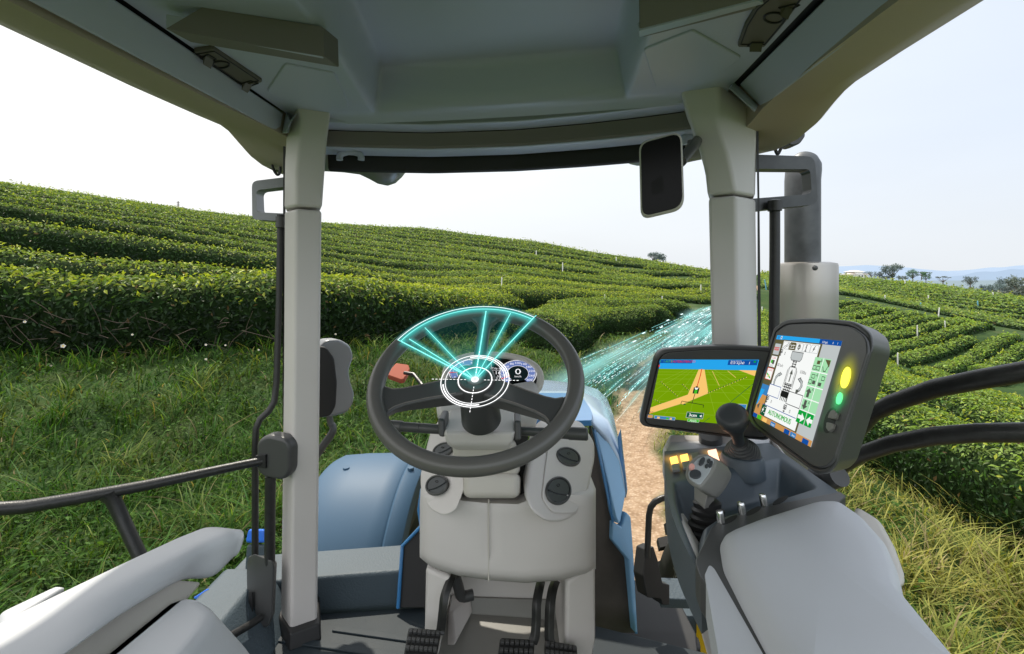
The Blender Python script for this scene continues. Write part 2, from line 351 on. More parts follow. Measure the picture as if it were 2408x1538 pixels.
# ground sheet
def build_ground():
    ang = np.concatenate([np.linspace(-62, 62, 420), np.linspace(62, 298, 120)[1:-1]]); ang = np.radians(ang)
    rad = np.concatenate([[.05], np.geomspace(.6, 5000, 230)]); A, R = np.meshgrid(ang, rad)
    x = np.sin(A)*R; y = np.cos(A)*R; z = terr(x, y)
    d = seg_dist(x, y, PATH); pd = d+.22*vnoise(x, y, 1.3, 3)+.10*vnoise(x, y, .4, 4)
    near = np.exp(-R/30)
    z = z-.07*np.exp(-(d/.45)**2)*near+(.05*vnoise(x, y, 1.1, 1)+.03*vnoise(x, y, .35, 2))*near*np.clip(d-.3, 0, 1)
    na = len(ang); V = np.stack([x, y, z+EZ], -1).reshape(-1,3)
    i = np.arange(len(rad)-1)[:,None]*na; k = np.arange(na)[None]; k2 = (k+1) % na
    Fc = np.stack([i+k, i+k2, i+na+k2, i+na+k], -1).reshape(-1,4)
    m = bpy.data.materials.new('meadow_soil_and_dirt_path'); nt, N, L, b = nodes(m)
    at = N.new('ShaderNodeAttribute'); at.attribute_name = 'path'; tc = N.new('ShaderNodeTexCoord')
    def noise(sc, det=6): q = N.new('ShaderNodeTexNoise'); q.inputs['Scale'].default_value = sc; q.inputs['Detail'].default_value = det; L.new(tc.outputs['Object'], q.inputs['Vector']); return q
    def ramp(src, stops):
        r = N.new('ShaderNodeValToRGB'); e = r.color_ramp.elements
        for j, (p_, c) in enumerate(stops):
            q = e[j] if j < 2 else e.new(p_)
            q.position = p_; q.color = (*c, 1)
        L.new(src, r.inputs[0]); return r
    g = ramp(noise(.7).outputs['Fac'], [(.3,(.018,.042,.010)),(.5,(.034,.066,.016)),(.72,(.07,.085,.028))])
    dirt = ramp(noise(9, 8).outputs['Fac'], [(.3,(.20,.125,.075)),(.52,(.36,.245,.155)),(.75,(.50,.38,.27))])
    vo = N.new('ShaderNodeTexVoronoi'); vo.inputs['Scale'].default_value = 26; L.new(tc.outputs['Object'], vo.inputs['Vector'])
    st = ramp(vo.outputs['Distance'], [(.0,(.62,.52,.42)),(.35,(.33,.23,.15)),(.6,(.22,.15,.09))])
    dm = N.new('ShaderNodeMix'); dm.data_type = 'RGBA'; dm.inputs[0].default_value = .45; L.new(dirt.outputs[0], dm.inputs[6]); L.new(st.outputs[0], dm.inputs[7])
    mr = N.new('ShaderNodeMapRange'); mr.inputs[1].default_value = .50; mr.inputs[2].default_value = .26; L.new(at.outputs['Fac'], mr.inputs[0])
    mx = N.new('ShaderNodeMix'); mx.data_type = 'RGBA'; L.new(mr.outputs[0], mx.inputs[0]); L.new(g.outputs[0], mx.inputs[6]); L.new(dm.outputs[2], mx.inputs[7])
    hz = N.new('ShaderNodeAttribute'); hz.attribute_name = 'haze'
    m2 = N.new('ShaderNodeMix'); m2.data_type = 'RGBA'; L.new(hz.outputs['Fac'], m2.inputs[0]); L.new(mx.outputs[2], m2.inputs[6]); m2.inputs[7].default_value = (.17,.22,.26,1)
    L.new(m2.outputs[2], b.inputs['Base Color']); b.inputs['Roughness'].default_value = .95; b.inputs['Specular IOR Level'].default_value = .15
    bp = N.new('ShaderNodeBump'); bp.inputs['Strength'].default_value = .7; bp.inputs['Distance'].default_value = .03
    L.new(noise(22, 6).outputs['Fac'], bp.inputs['Height']); L.new(bp.outputs[0], b.inputs['Normal'])
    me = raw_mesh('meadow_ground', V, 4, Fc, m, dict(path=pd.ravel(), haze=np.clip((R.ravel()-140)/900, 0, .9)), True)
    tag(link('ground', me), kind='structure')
build_ground()
# ------------------------------------------------------------------ leaves, hedges, grass
def leaf_arrays(c, nrm, size, col, spread=.9, wide=.42, tri=False):
    n = len(c); nrm = nrm+RNG.normal(0, spread*.55, (n,3)); nrm /= np.linalg.norm(nrm, axis=1)[:,None]
    t = RNG.normal(0, 1, (n,3)); t[:,2] += .5; t -= nrm*(t*nrm).sum(1)[:,None]; t /= np.linalg.norm(t, axis=1)[:,None]
    s = np.cross(nrm, t); L = size[:,None]; fold = nrm*L*.10
    b = c-t*L*.5; tip = c+t*L*.5-nrm*L*.12; l = c-s*L*wide*.5+fold; r = c+s*L*wide*.5+fold
    V = np.stack([b, r, tip, l], 1).reshape(-1,3); k = np.arange(n)[:,None]*4
    Fc = np.concatenate([k+np.array([0,1,2]), k+np.array([0,2,3])], 1).reshape(-1,3)
    return V, Fc, np.repeat(col, 4, 0)
HEDGES = []
def hedge_profile(n=13):
    a = np.linspace(0, 1, n); out = []
    for t in a:                               # superellipse half section, from foot to foot
        th = math.pi*t; c, s = math.cos(th), math.sin(th); e = .60
        out.append((-.5*np.sign(c)*abs(c)**e, abs(s)**e))
    return np.array(out)
PROF = hedge_profile()
def hedge(line, width, height, label, group, name='tea_hedge', leafk=.0043, dens=1.0, minleaf=.075, dark=1.0, taper=1.2, seed=0, bright=1.0, yellow=1.0, haze=0., shoots=.06):
    """line: ground centre line [(x,y)], a clipped tea row: dark interior body + leaf skin, one thing"""
    rng = np.random.default_rng(seed+11)
    L = np.array(line, float); d = np.concatenate([[0], np.cumsum(np.hypot(*np.diff(L, axis=0).T))]); tot = d[-1]
    Ym = np.median(np.hypot(L[:,0], L[:,1])); step = max(.18, min(.9, Ym*.012)); ns = max(6, int(tot/step))
    t = np.linspace(0, tot, ns); x = np.interp(t, d, L[:,0]); y = np.interp(t, d, L[:,1])
    ker = 5
    xp = np.pad(x, ker, mode='edge'); yp = np.pad(y, ker, mode='edge')
    x = np.convolve(xp, np.ones(2*ker+1)/(2*ker+1), 'valid'); y = np.convolve(yp, np.ones(2*ker+1)/(2*ker+1), 'valid')
    tx = np.gradient(x); ty = np.gradient(y); l = np.hypot(tx, ty); nx, ny = ty/l, -tx/l
    e = np.minimum(t, tot-t); k = np.sqrt(np.clip(1-(1-np.clip(e/taper, 0, 1))**2, 0, 1)); k = np.clip(k, .12, 1)
    w = np.interp(t, np.linspace(0, tot, np.size(width)), np.atleast_1d(width))*(.35+.65*k)*(1+.06*vnoise(t, t*0, 3., seed)); h = np.interp(t, np.linspace(0, tot, np.size(height)), np.atleast_1d(height))*k*(1+.06*vnoise(t, t*0, 2.2, seed+1))
    s = PROF[:,0][None]*w[:,None]; zz = PROF[:,1][None]*h[:,None]
    X = x[:,None]+nx[:,None]*s; Y = y[:,None]+ny[:,None]*s
    g = terr(X, Y); gc = terr(x, y)[:,None]; Z = g*.75+gc*.25+zz-.06
    amp = min(.10, .05+.0006*Ym)
    nz = vnoise(X, Y, .55, seed+2)*.6+vnoise(X, Y, .22, seed+3)*.4
    Z = Z+nz*amp*.8*(PROF[:,1][None] > .3); X = X+nx[:,None]*nz*amp*np.sign(PROF[:,0])[None]; Y = Y+ny[:,None]*nz*amp*np.sign(PROF[:,0])[None]
    V = np.stack([X, Y, Z+EZ], -1); n, p = V.shape[:2]
    # shrink the body a little so that the leaf skin covers it
    q = V.reshape(-1,3); i = np.arange(n-1)[:,None]*p; j = np.arange(p-1)[None]
    Fq = np.stack([i+j, i+j+1, i+p+j+1, i+p+j], -1).reshape(-1,4)
    A = q[Fq]; nr = np.cross(A[:,2]-A[:,0], A[:,3]-A[:,1]); ar = np.linalg.norm(nr, axis=1)*.5; nr /= np.maximum(ar*2, 1e-9)[:,None]
    cen = A.mean(1); axis = np.stack([x, y, gc[:,0]+EZ+np.mean(height)*.4], -1)[np.repeat(np.arange(n-1), p-1)]
    nr *= np.sign((((cen-axis)*nr).sum(1)*ar).sum())
    dist = np.hypot(cen[:,0], cen[:,1]); ls = np.maximum(minleaf, leafk*dist)
    facing = (nr*(np.array([0,0,EZ])-cen)).sum(1)/np.linalg.norm(cen-np.array([0,0,EZ]), axis=1)
    vis = np.where((facing > -.35) & (cen[:,1] > -.5), 1., .12)
    cnt = rng.poisson(ar*dens*3.6/(ls**2)*vis*.9)
    idx = np.repeat(np.arange(len(Fq)), cnt); m = len(idx)
    u = rng.random((m,1)); v = rng.random((m,1)); B = A[idx]
    pt = (B[:,0]*(1-u)+B[:,1]*u)*(1-v)+(B[:,3]*(1-u)+B[:,2]*u)*v
    nn = nr[idx]; sz = ls[idx]*rng.uniform(.6, 1.25, m)
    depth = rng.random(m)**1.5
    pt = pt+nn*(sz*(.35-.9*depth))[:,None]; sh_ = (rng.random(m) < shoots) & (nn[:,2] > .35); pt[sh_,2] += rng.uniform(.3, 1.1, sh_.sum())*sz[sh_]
    up = np.clip(nn[:,2], 0, 1); young_lit = np.clip((up-.42)*2.0+rng.normal(0, .22, m), 0, 1)[:,None]  # tops lightened: fresh growth plus sunlight put into the leaf colour
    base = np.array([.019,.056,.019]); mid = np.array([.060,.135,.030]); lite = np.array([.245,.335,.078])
    r = rng.random((m,1)); col = base*(1-r)+mid*r; col = col*(1-young_lit)+(mid*.45*(1-r)+lite*(.55*(1-r)+r)*yellow)*young_lit
    col = col*(.45+.95*rng.random((m,1))**1.3)*bright; col *= (1-.45*depth[:,None])*np.clip(.42+1.1*(nn[:,2:3]-.05), .42, 1); col *= np.array([dark]*3)  # inner leaves and side faces darkened, shade painted into the leaf colour
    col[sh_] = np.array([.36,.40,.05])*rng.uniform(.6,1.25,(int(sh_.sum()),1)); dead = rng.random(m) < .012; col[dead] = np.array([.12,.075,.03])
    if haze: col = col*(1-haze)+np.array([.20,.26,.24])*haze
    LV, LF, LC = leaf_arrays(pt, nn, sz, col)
    big = rng.random(m) < 0
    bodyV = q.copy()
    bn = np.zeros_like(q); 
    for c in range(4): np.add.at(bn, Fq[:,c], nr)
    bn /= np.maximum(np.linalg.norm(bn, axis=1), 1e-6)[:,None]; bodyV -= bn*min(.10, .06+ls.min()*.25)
    tri = np.concatenate([Fq[:,[0,1,2]], Fq[:,[0,2,3]]]); ends = []
    for s0 in (0, (n-1)*p): ends += [[s0, s0+a, s0+a+1] for a in range(1, p-1)]
    tri = np.concatenate([tri, np.array(ends)])
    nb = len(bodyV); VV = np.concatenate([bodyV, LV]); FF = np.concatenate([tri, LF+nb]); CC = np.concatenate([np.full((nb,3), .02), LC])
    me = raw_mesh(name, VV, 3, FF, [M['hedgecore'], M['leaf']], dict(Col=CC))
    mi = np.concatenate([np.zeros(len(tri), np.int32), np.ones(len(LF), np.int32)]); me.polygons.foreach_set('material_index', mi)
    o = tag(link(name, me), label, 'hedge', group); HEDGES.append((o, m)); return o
def px_line(pts, h, n=40):      # photo polyline of a row's top line -> ground centre line
    pts = np.array(pts, float); t = np.linspace(0, len(pts)-1, n); px = np.interp(t, np.arange(len(pts)), pts[:,0]); py = np.interp(t, np.arange(len(pts)), pts[:,1])
    x, y = hit(px, py, h); k = ~np.isnan(y); return np.stack([x[k], y[k]], 1)
ORD = ['first','second','third','fourth','fifth','sixth','seventh','eighth','ninth','tenth','eleventh','twelfth','thirteenth','fourteenth','fifteenth','sixteenth','seventeenth','eighteenth','nineteenth','twentieth']
# left hill: rows between the foot hedge and the ridge
PXS = np.linspace(-420, 1760, 60)
Y0 = np.interp(PXS, [-420,0,300,650,760,1000,1250,1400,1500,1672,1760], [7.6,8.2,8.4,9.0,9.7,13,20.5,25,28,34,38])
YR = np.interp(PXS, [-420,0,420,760,1000,1250,1500,1670,1760], [24,30.5,45,55,60,70,80,90,95])
NR = 15
def hill_row(k, a=-420, b=1760, wob=.12, seed=0):
    f = (k/NR)**1.04; Y = Y0+(YR-Y0)*f; Y = Y*(1+wob*.06*vnoise(PXS/260., PXS*0+k, 1.6, 40+seed)); x = (PXS-CX)/F*Y
    s = (PXS >= a) & (PXS <= b); return np.stack([x[s], Y[s]], 1)
ends = {0:(-420,1235), 1:(-420,1760), 2:(-420,1760), 3:(-420,1560), 4:(-420,1760), 5:(-420,1760), 6:(-420,1340), 7:(-420,1760), 8:(-420,1550), 9:(-420,1760), 10:(-420,1440), 11:(-420,1760), 12:(-420,1760), 13:(-420,1760), 14:(-420,1760), 15:(-420,1760)}
for k in range(0, NR+1):
    a, b = ends[k]; line = hill_row(k, a, b, seed=k)
    pass
    spc = np.gradient(Y0)*0+(YR-Y0)/NR; spc = spc[(PXS >= a) & (PXS <= b)]; wd = spc*np.interp(PXS[(PXS >= a) & (PXS <= b)], [0,700,1300], [.86,.74,.62]); wd = np.minimum(wd, 2.4)
    lab = ('nearest tall dark-faced tea hedge left of the tractor, rising from the grass bank' if k == 0 else
           'topmost tea hedge row along the skyline of the left hill' if k == NR else
           f'{ORD[k]} tea hedge row up the left hill, counting from the tall nearest one')
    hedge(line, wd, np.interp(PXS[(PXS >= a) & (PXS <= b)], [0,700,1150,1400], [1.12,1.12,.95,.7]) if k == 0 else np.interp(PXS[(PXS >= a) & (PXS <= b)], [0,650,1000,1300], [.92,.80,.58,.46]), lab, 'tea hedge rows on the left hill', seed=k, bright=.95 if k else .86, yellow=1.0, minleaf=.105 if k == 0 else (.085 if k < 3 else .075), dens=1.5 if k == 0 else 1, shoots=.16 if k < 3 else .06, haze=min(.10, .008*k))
for k in (3, 6, 8, 10):        # rows that start again further along
    a0 = {3:1600, 6:1380, 8:1590, 10:1490}[k]; hedge(hill_row(k+.25, a0, 1760, seed=k+30), 2.0, .48, f'short tea hedge at the right end of the hill between the {ORD[k]} and {ORD[k+1]} rows', 'tea hedge rows on the left hill', seed=60+k, haze=.06)
hedge(px_line([(1262,748),(1300,733),(1331,722),(1381,719),(1440,724),(1490,722),(1532,716),(1567,718),(1582,722)], .95), 2.3, .98, 'rounded tea bush hedge at the hill foot beside the lit path, above the wheel rim', 'tea hedge rows on the left hill', seed=101)
hedge(px_line([(1316,712),(1360,704),(1406,700),(1506,701),(1594,704),(1634,712)], .85), 2.2, .85, 'short rounded tea hedge behind the bush hedge that borders the path', 'tea hedge rows on the left hill', seed=102)
# right field: the hedge beside the path and the block next to it
base = np.array([(4.95,.6),(4.95,3),(5.0,5),(5.1,7),(5.7,10),(7.3,14),(10.2,19.5),(14,27)])
for j in range(7):
    off = 1.45*j; ln = []
    for i in range(len(base)):
        d = base[min(i+1, len(base)-1)]-base[max(i-1, 0)]; d = d/np.linalg.norm(d); ln.append(base[i]+np.array([d[1], -d[0]])*off*(1+.02*i))
    ln = np.array(ln)[:8-(j > 1)-(j > 3)]
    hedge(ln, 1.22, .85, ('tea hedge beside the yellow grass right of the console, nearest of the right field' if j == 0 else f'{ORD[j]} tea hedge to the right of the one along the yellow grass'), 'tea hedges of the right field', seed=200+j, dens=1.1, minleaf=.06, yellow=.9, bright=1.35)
fing = [[(1930,716),(1962,711),(2020,705),(2055,709)], [(1930,731),(1962,728),(2016,723),(2072,714),(2097,718)], [(1940,744),(2027,734),(2086,724),(2137,727)], [(1960,756),(2086,747),(2143,732),(2176,734)],
        [(1980,775),(2044,768),(2128,756),(2199,740),(2227,746)], [(2000,796),(2072,787),(2143,773),(2227,756),(2269,748),(2281,758)], [(2030,820),(2095,810),(2185,793),(2269,767),(2312,757),(2340,766)],
        [(2110,842),(2176,824),(2240,806),(2303,787)], [(2200,868),(2269,844),(2320,815),(2354,795),(2393,782)], [(2290,868),(2340,850),(2390,822),(2440,800)], [(2320,893),(2380,870),(2440,838),(2500,815)]]
nm = ['smallest and farthest','second from the top','third from the top','fourth from the top','middle','sixth from the top','long seventh','short dark-ended eighth','long one two below the dark-ended','lower right','nearest and lowest']
for i, f_ in enumerate(fing):
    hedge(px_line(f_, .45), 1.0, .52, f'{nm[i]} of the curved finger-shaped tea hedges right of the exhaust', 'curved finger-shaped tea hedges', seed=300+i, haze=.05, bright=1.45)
# right far hill
PX2 = np.linspace(1780, 2560, 40); NF = 20
Ya = np.interp(PX2, [1780,1960,2150,2300,2410,2560], [54,60,56,52,50,47]); Yb = np.interp(PX2, [1780,1960,2200,2410,2560], [112,124,130,135,138])
for k in range(NF+1):
    f = (k/NF); Y = (Ya+(Yb-Ya)*f)*(1+.006*vnoise(PX2/150., PX2*0+k, 1.5, 70+k)); x = (PX2-CX)/F*Y
    s = PX2 < (2560 if k < 15 else 2330-(k-15)*30)
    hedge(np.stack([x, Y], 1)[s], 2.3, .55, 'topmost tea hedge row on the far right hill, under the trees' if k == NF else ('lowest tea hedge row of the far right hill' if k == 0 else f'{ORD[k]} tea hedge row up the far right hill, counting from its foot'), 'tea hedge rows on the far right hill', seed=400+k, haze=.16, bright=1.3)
# ------------------------------------------------------------------ grass
HP = []
def build_grass():
    n = 230000
    # polar scatter, density falling with the square of the distance
    r = np.exp(RNG.uniform(math.log(1.6), math.log(46), n)); a = np.radians(RNG.uniform(-58, 58, n)); x = np.sin(a)*r; y = np.cos(a)*r
    d = seg_dist(x, y, PATH)+.22*vnoise(x, y, 1.3, 3)+.10*vnoise(x, y, .4, 4)
    yh = np.interp((x/np.maximum(y,.1))*F+CX, [-420,0,300,650,760,1000,1250,1400,1672,1900], [7.2,7.8,8.0,8.6,9.3,12.5,17,18,30,60])
    left_ok = (y < yh); right_ok = x < np.interp(y, base[:,1], base[:,0])-.35
    tractor = (np.abs(x) < .75) & (y < 3.0)
    keep = (d > .36) & left_ok & right_ok & ~tractor & (RNG.random(n) < np.clip((d-.3)*2.2, .12, 1)*np.where(x > np.interp(y, PATH[:,1], PATH[:,0]), 1, .8))
    x, y, r, d = x[keep], y[keep], r[keep], d[keep]; n = len(x); z = terr(x, y)
    right = (x > np.interp(y, PATH[:,1], PATH[:,0])); dry = np.clip(np.where(right, +.80, .04)+.35*vnoise(x, y, 2.3, 9)+RNG.normal(0, .2, n), 0, 1)
    far = np.clip((y-9)/12, 0, 1); dry = np.clip(dry+.55*np.exp(-(d/1.6)**2)*far, 0, 1)
    dry = np.clip(np.where(right, dry, dry+.18*far), 0, 1)
    H = RNG.gamma(4, .045, n)*np.where(right, 1.0, 1.05)*(1+.9*np.clip(vnoise(x, y, 1.2, 5)*1.4, -.45, 1))*np.clip((d)/1.0, .35, 1)*(1-.45*far); H = np.clip(H, .05, .5)
    wd = np.maximum(.0045, .00075*r)*RNG.uniform(.6, 1.5, n)
    az = RNG.uniform(0, 6.28, n); flow = 1.7*vnoise(x, y, 1.0, 6); az = np.where(RNG.random(n) < .4, flow*3+RNG.normal(0, .9, n), az)
    bend = H*RNG.uniform(.25, 1.25, n); dx = np.cos(az)*bend; dy = np.sin(az)*bend; sx = -np.sin(az)*wd; sy = np.cos(az)*wd
    vz = np.stack([x, y, z+EZ-.02], 1); H3 = H
    def pt(t, wk): 
        c = vz+np.stack([dx*t*t, dy*t*t, H3*(t-.28*t*t)], 1); o = np.stack([sx, sy, 0*sx], 1)*wk; return c-o, c+o
    a0, b0 = pt(0, .8); a1, b1 = pt(.45, 1.); a2, b2 = pt(.8, .7); tip = pt(1.05, 0)[0]
    V = np.stack([a0,b0,a1,b1,a2,b2,tip], 1).reshape(-1,3); k = np.arange(n)[:,None]*7
    T = np.concatenate([k+np.array(q) for q in ([0,1,3],[0,3,2],[2,3,5],[2,5,4],[4,5,6])], 1).reshape(-1,3)
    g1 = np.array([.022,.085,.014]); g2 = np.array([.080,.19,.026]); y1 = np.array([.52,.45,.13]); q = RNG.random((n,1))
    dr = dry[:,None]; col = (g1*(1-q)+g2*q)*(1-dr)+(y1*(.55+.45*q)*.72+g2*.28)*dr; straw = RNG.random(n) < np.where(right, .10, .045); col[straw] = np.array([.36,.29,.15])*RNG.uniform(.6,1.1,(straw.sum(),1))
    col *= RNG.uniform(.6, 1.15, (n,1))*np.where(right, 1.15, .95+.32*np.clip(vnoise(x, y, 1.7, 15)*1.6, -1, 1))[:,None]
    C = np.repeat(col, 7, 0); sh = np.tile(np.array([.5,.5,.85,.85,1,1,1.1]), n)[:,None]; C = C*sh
    # low broad-leaved weeds between the blades
    m = 70000; rr = np.exp(RNG.uniform(math.log(2.2), math.log(22), m)); aa = np.radians(RNG.uniform(-56, 40, m)); wx = np.sin(aa)*rr; wy = np.cos(aa)*rr
    dd = seg_dist(wx, wy, PATH); yy = np.interp((wx/np.maximum(wy,.1))*F+CX, [-420,0,300,650,760,1000,1250,1400,1672,1900], [6.7,7.3,7.5,8.1,8.8,12,17,18,30,60])
    kk = (dd > .5) & (wy < yy) & (wx < np.interp(wy, base[:,1], base[:,0])-.3) & ~((np.abs(wx) < .75) & (wy < 3)) & (vnoise(wx, wy, .9, 12) > -.35); wx, wy, rr = wx[kk], wy[kk], rr[kk]; m = len(wx)
    c = np.stack([wx, wy, terr(wx, wy)+EZ+RNG.uniform(.02,.17,m)], 1); wc = (np.array([.035,.095,.018])*(RNG.random((m,1)))+np.array([.09,.16,.03])*(RNG.random((m,1))))*.8
    LV, LF, LC = leaf_arrays(c, np.tile(np.array([0,-.2,1.]), (m,1)), np.maximum(.042, .0042*rr)*RNG.uniform(.7,1.9,m), wc, wide=.55)
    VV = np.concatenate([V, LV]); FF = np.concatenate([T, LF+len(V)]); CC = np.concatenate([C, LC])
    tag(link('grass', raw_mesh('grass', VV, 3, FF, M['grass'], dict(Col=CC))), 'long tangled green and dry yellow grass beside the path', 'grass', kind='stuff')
build_grass()
# bare brown branches showing on the shaded face of the nearest hedge: one part of it
def branches():
    g = Geo(); rng = random.Random(5)
    for i in range(70):
        px = rng.uniform(-60, 900); Yc = interp(px, [0,650,900], [7.46,8.06,10.7]); py = rng.uniform(745, 845)-max(0, px-650)*.25
        c = P(px, py, Yc); d = Vector((rng.uniform(-1,1), rng.uniform(-.6,.1), rng.uniform(-.1,1))).normalized(); l = rng.uniform(.15,.5)
        pts = [c, c+d*l*.4+Vector((rng.uniform(-.05,.05),0,rng.uniform(-.03,.03))), c+d*l+Vector((rng.uniform(-.1,.1),-.03,rng.uniform(-.06,.06)))]
        g.add(*tube_g(catmull(pts, 3), .0045, 5), M['twig'])
    tag(g.obj('twigs', HEDGES[0][0]), 'bare brown twigs', kind='stuff')
branches()
# white tea flowers low on the nearest hedge: parts of that hedge
h0 = HEDGES[0][0]
for px, py, s in [(148,814,.030),(58,757,.02),(311,787,.016),(484,811,.018),(530,812,.014),(484,845,.018),(789,786,.018),(608,823,.014),(120,860,.014),(870,745,.016)]:
    Yc = np.interp(px, [0,650,900], [7.15,7.75,10.4])-.12; c = P(px, py, Yc); g = Geo(); n_ = (Vector((0,0,EZ))-c).normalized(); u, v_, n_ = frame_from(n_+Vector((.2,0,.5)))
    for k in range(5):
        a = k*1.2566; e = u*math.cos(a)+v_*math.sin(a); sd = u*-math.sin(a)+v_*math.cos(a); g.add([c, c+e*s*.7+sd*s*.5+n_*s*.25, c+e*s*1.15+n_*s*.35, c+e*s*.7-sd*s*.5+n_*s*.25], [[0,1,2,3]], M['petal'])
    g.add([c+n_*s*.25+(u*math.cos(k)+v_*math.sin(k))*s*.38 for k in np.linspace(0,5.5,8)], [list(range(8))], M['stamen']); g.obj('tea_flower', h0, recalc=False)
# pale stakes between the rows
def stake(px, top, bot, label, m='stake', lean=0., w=None, group='stakes between the tea rows', Y=None):
    x, y = hit(px, bot, .45); y = Y or (y[0] if not np.isnan(y[0]) else 60.); a = P(px, bot, y); b = P(px+lean, top, y); a.z = min(a.z, b.z-.9*(b.z-a.z) if False else a.z, EZ+float(terr(np.array([a.x]), np.array([a.y]))[0])+.1)
    w = w or max(.022, y*.0011)
    tag(tube('stake', [a-Vector((0,0,.3)), a.lerp(b,.5), b, b+(b-a).normalized()*w*.5], [w,w,w*.95,w*.4], M[m], n=8), label, 'stake', group)
stake(1178,653,692,'tall split white stake in the tea just above the top of the steering wheel', lean=2)
stake(1261,590,600,'small white stake high on the hill left of the central mirror'); stake(1323,618,636,'white stake mid-hill below the left edge of the central mirror')
stake(1449,605,614,'small white stake near the hill skyline right under the central mirror'); stake(1547,612,621,'small white stake in front of the lone tree on the ridge', Y=76)
stake(1422,693,714,'white stake rising from the bush hedge that borders the path'); stake(1557,697,712,'white stake at the right end of the bush hedge by the path'); stake(1648,670,684,'white stake beside the right pillar of the cab')
stake(401,505,524,'white stake on the left hill below the utility pole'); stake(357,490,497,'pale blue stake on the left skyline', m='bluestake')
stake(579,527,533,'tiny white stake by the left ridge beside the mirror bracket'); stake(1205,562,571,'tiny white stake standing on the hill skyline above the wheel')
stake(2206,724,738,'leaning white stake among the finger-shaped hedges', lean=3); stake(2157,765,783,'white stake above the right monitor in front of the curved hedges'); stake(2111,830,862,'tallest white stake of the right field, close to the right monitor')
stake(2222,755,764,'short white stake between two curved hedge tips'); stake(2183,557+138,702,'tiny white stake in the middle of the far right hill'); stake(2081,695,703,'tiny white stake at the foot of the far right hill'); stake(2299,708,716,'pale blue stake on the far right hill at right', m='bluestake'); stake(2165,712,719,'pale blue stake above the curved hedges', m='bluestake')
stake(2335,688,694,'tiny white stake near the brown rows of the far right hill'); stake(2128,660,668,'tiny white stake under the green round trees'); stake(1802,658,672,'leaning blue stake seen between the right pillar and the black rod', m='bluestake', lean=-4); stake(1792,722,745,'white stake close beside the rubber edge of the right pillar')
# ------------------------------------------------------------------ trees
def tree(px, base_y, Y, wpx, hpx, label, kind='round', col=(.05,.085,.035), hz=.3, seed=0, group='trees beyond the tea fields', trunkpx=None, n=700, cat='tree', name='tree'):
    rng = np.random.default_rng(seed); c = P(px, base_y, Y); s = Y/F; w, h = wpx*s, hpx*s
    root = thing(name, label, cat, tuple(c), group); th = (trunkpx or hpx*.35)*s; g = Geo()
    tips = []
    bv = tube_g([c-Vector((0,0,.6*s*10)), c+Vector((w*.02,0,th*.6)), c+Vector((0,0,h*.72))], [max(.12,w*.035), max(.09,w*.027), w*.01], 7); g.add(*bv, M['bark'])
    nl = 7
    for k in range(nl):
        a = k*2.4+seed; z0 = th*(.55+.5*k/nl); e = c+Vector((math.cos(a)*w*.33, math.sin(a)*w*.33, th+(h-th)*(.25+.6*rng.random()))); g.add(*tube_g([c+Vector((0,0,z0)), c.lerp(e,.55)+Vector((0,0,(h*.04))), e], [w*.018, w*.012, w*.004], 5), M['bark']); tips.append(e)
    g.obj('trunk', root)
    cen = []
    nb = 16 if kind != 'flat' else 10
    for k in range(nb):
        a = rng.uniform(0, 6.28); q = math.sqrt(rng.random())
        if kind == 'flat': p = Vector((math.cos(a)*w*.42*q, math.sin(a)*w*.42*q, h*(.86+.06*rng.normal()*.5)-.10*h*q))
        elif kind == 'loose': p = Vector((math.cos(a)*w*.40*q, math.sin(a)*w*.40*q, th+(h-th)*rng.uniform(.1,.95)))
        else:
            t = rng.uniform(.08,.92); rr = math.sqrt(max(.05,1-(2*t-1)**2)); p = Vector((math.cos(a)*w*.36*q*rr, math.sin(a)*w*.36*q*rr, th*.45+(h*.96-th*.45)*t))
        cen.append((c+p, (w*.14 if kind != 'round' else min(w,h*1.3)*.17)*rng.uniform(.7,1.25)))
    if kind != 'flat': cen += [(e, w*.13) for e in tips]
    pts = []; nrm = []; cl = []
    for p, r in cen:
        k = max(20, n//len(cen)); d = rng.normal(0, 1, (k,3)); d /= np.linalg.norm(d, axis=1)[:,None]; rad = r*rng.random((k,1))**.45; q = np.array(p)+d*rad*np.array([1,1,.9 if kind != 'flat' else .28]); pts.append(q); nrm.append(d)
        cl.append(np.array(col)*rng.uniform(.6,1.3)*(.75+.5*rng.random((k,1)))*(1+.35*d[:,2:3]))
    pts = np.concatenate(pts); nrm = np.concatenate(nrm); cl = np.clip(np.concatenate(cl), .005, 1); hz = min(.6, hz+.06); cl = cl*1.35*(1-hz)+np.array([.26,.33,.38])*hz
    V, Fc, C = leaf_arrays(pts, nrm, np.full(len(pts), max(.1, w*.055, Y*.0018))*rng.uniform(.6,1.3,len(pts)), cl, wide=.6)
    V = V-np.array(c); me = raw_mesh('crown', V, 3, Fc, M['far'], dict(Col=C)); o = bpy.data.objects.new('crown', me); COL.objects.link(o); o.parent = root
    return root
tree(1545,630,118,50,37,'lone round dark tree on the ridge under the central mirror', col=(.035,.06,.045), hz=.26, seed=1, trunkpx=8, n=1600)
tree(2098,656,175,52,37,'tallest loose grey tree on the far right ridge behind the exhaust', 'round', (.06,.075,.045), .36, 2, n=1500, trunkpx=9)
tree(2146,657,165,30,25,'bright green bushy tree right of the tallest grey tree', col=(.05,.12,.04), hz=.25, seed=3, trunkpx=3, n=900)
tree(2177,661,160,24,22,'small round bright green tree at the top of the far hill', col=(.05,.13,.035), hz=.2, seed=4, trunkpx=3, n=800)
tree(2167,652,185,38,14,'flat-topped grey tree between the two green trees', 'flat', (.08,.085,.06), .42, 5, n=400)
tree(2217,668,165,34,20,'bare umbrella-shaped tree standing alone on the bare ridge', 'flat', (.09,.09,.065), .32, 6, n=350)
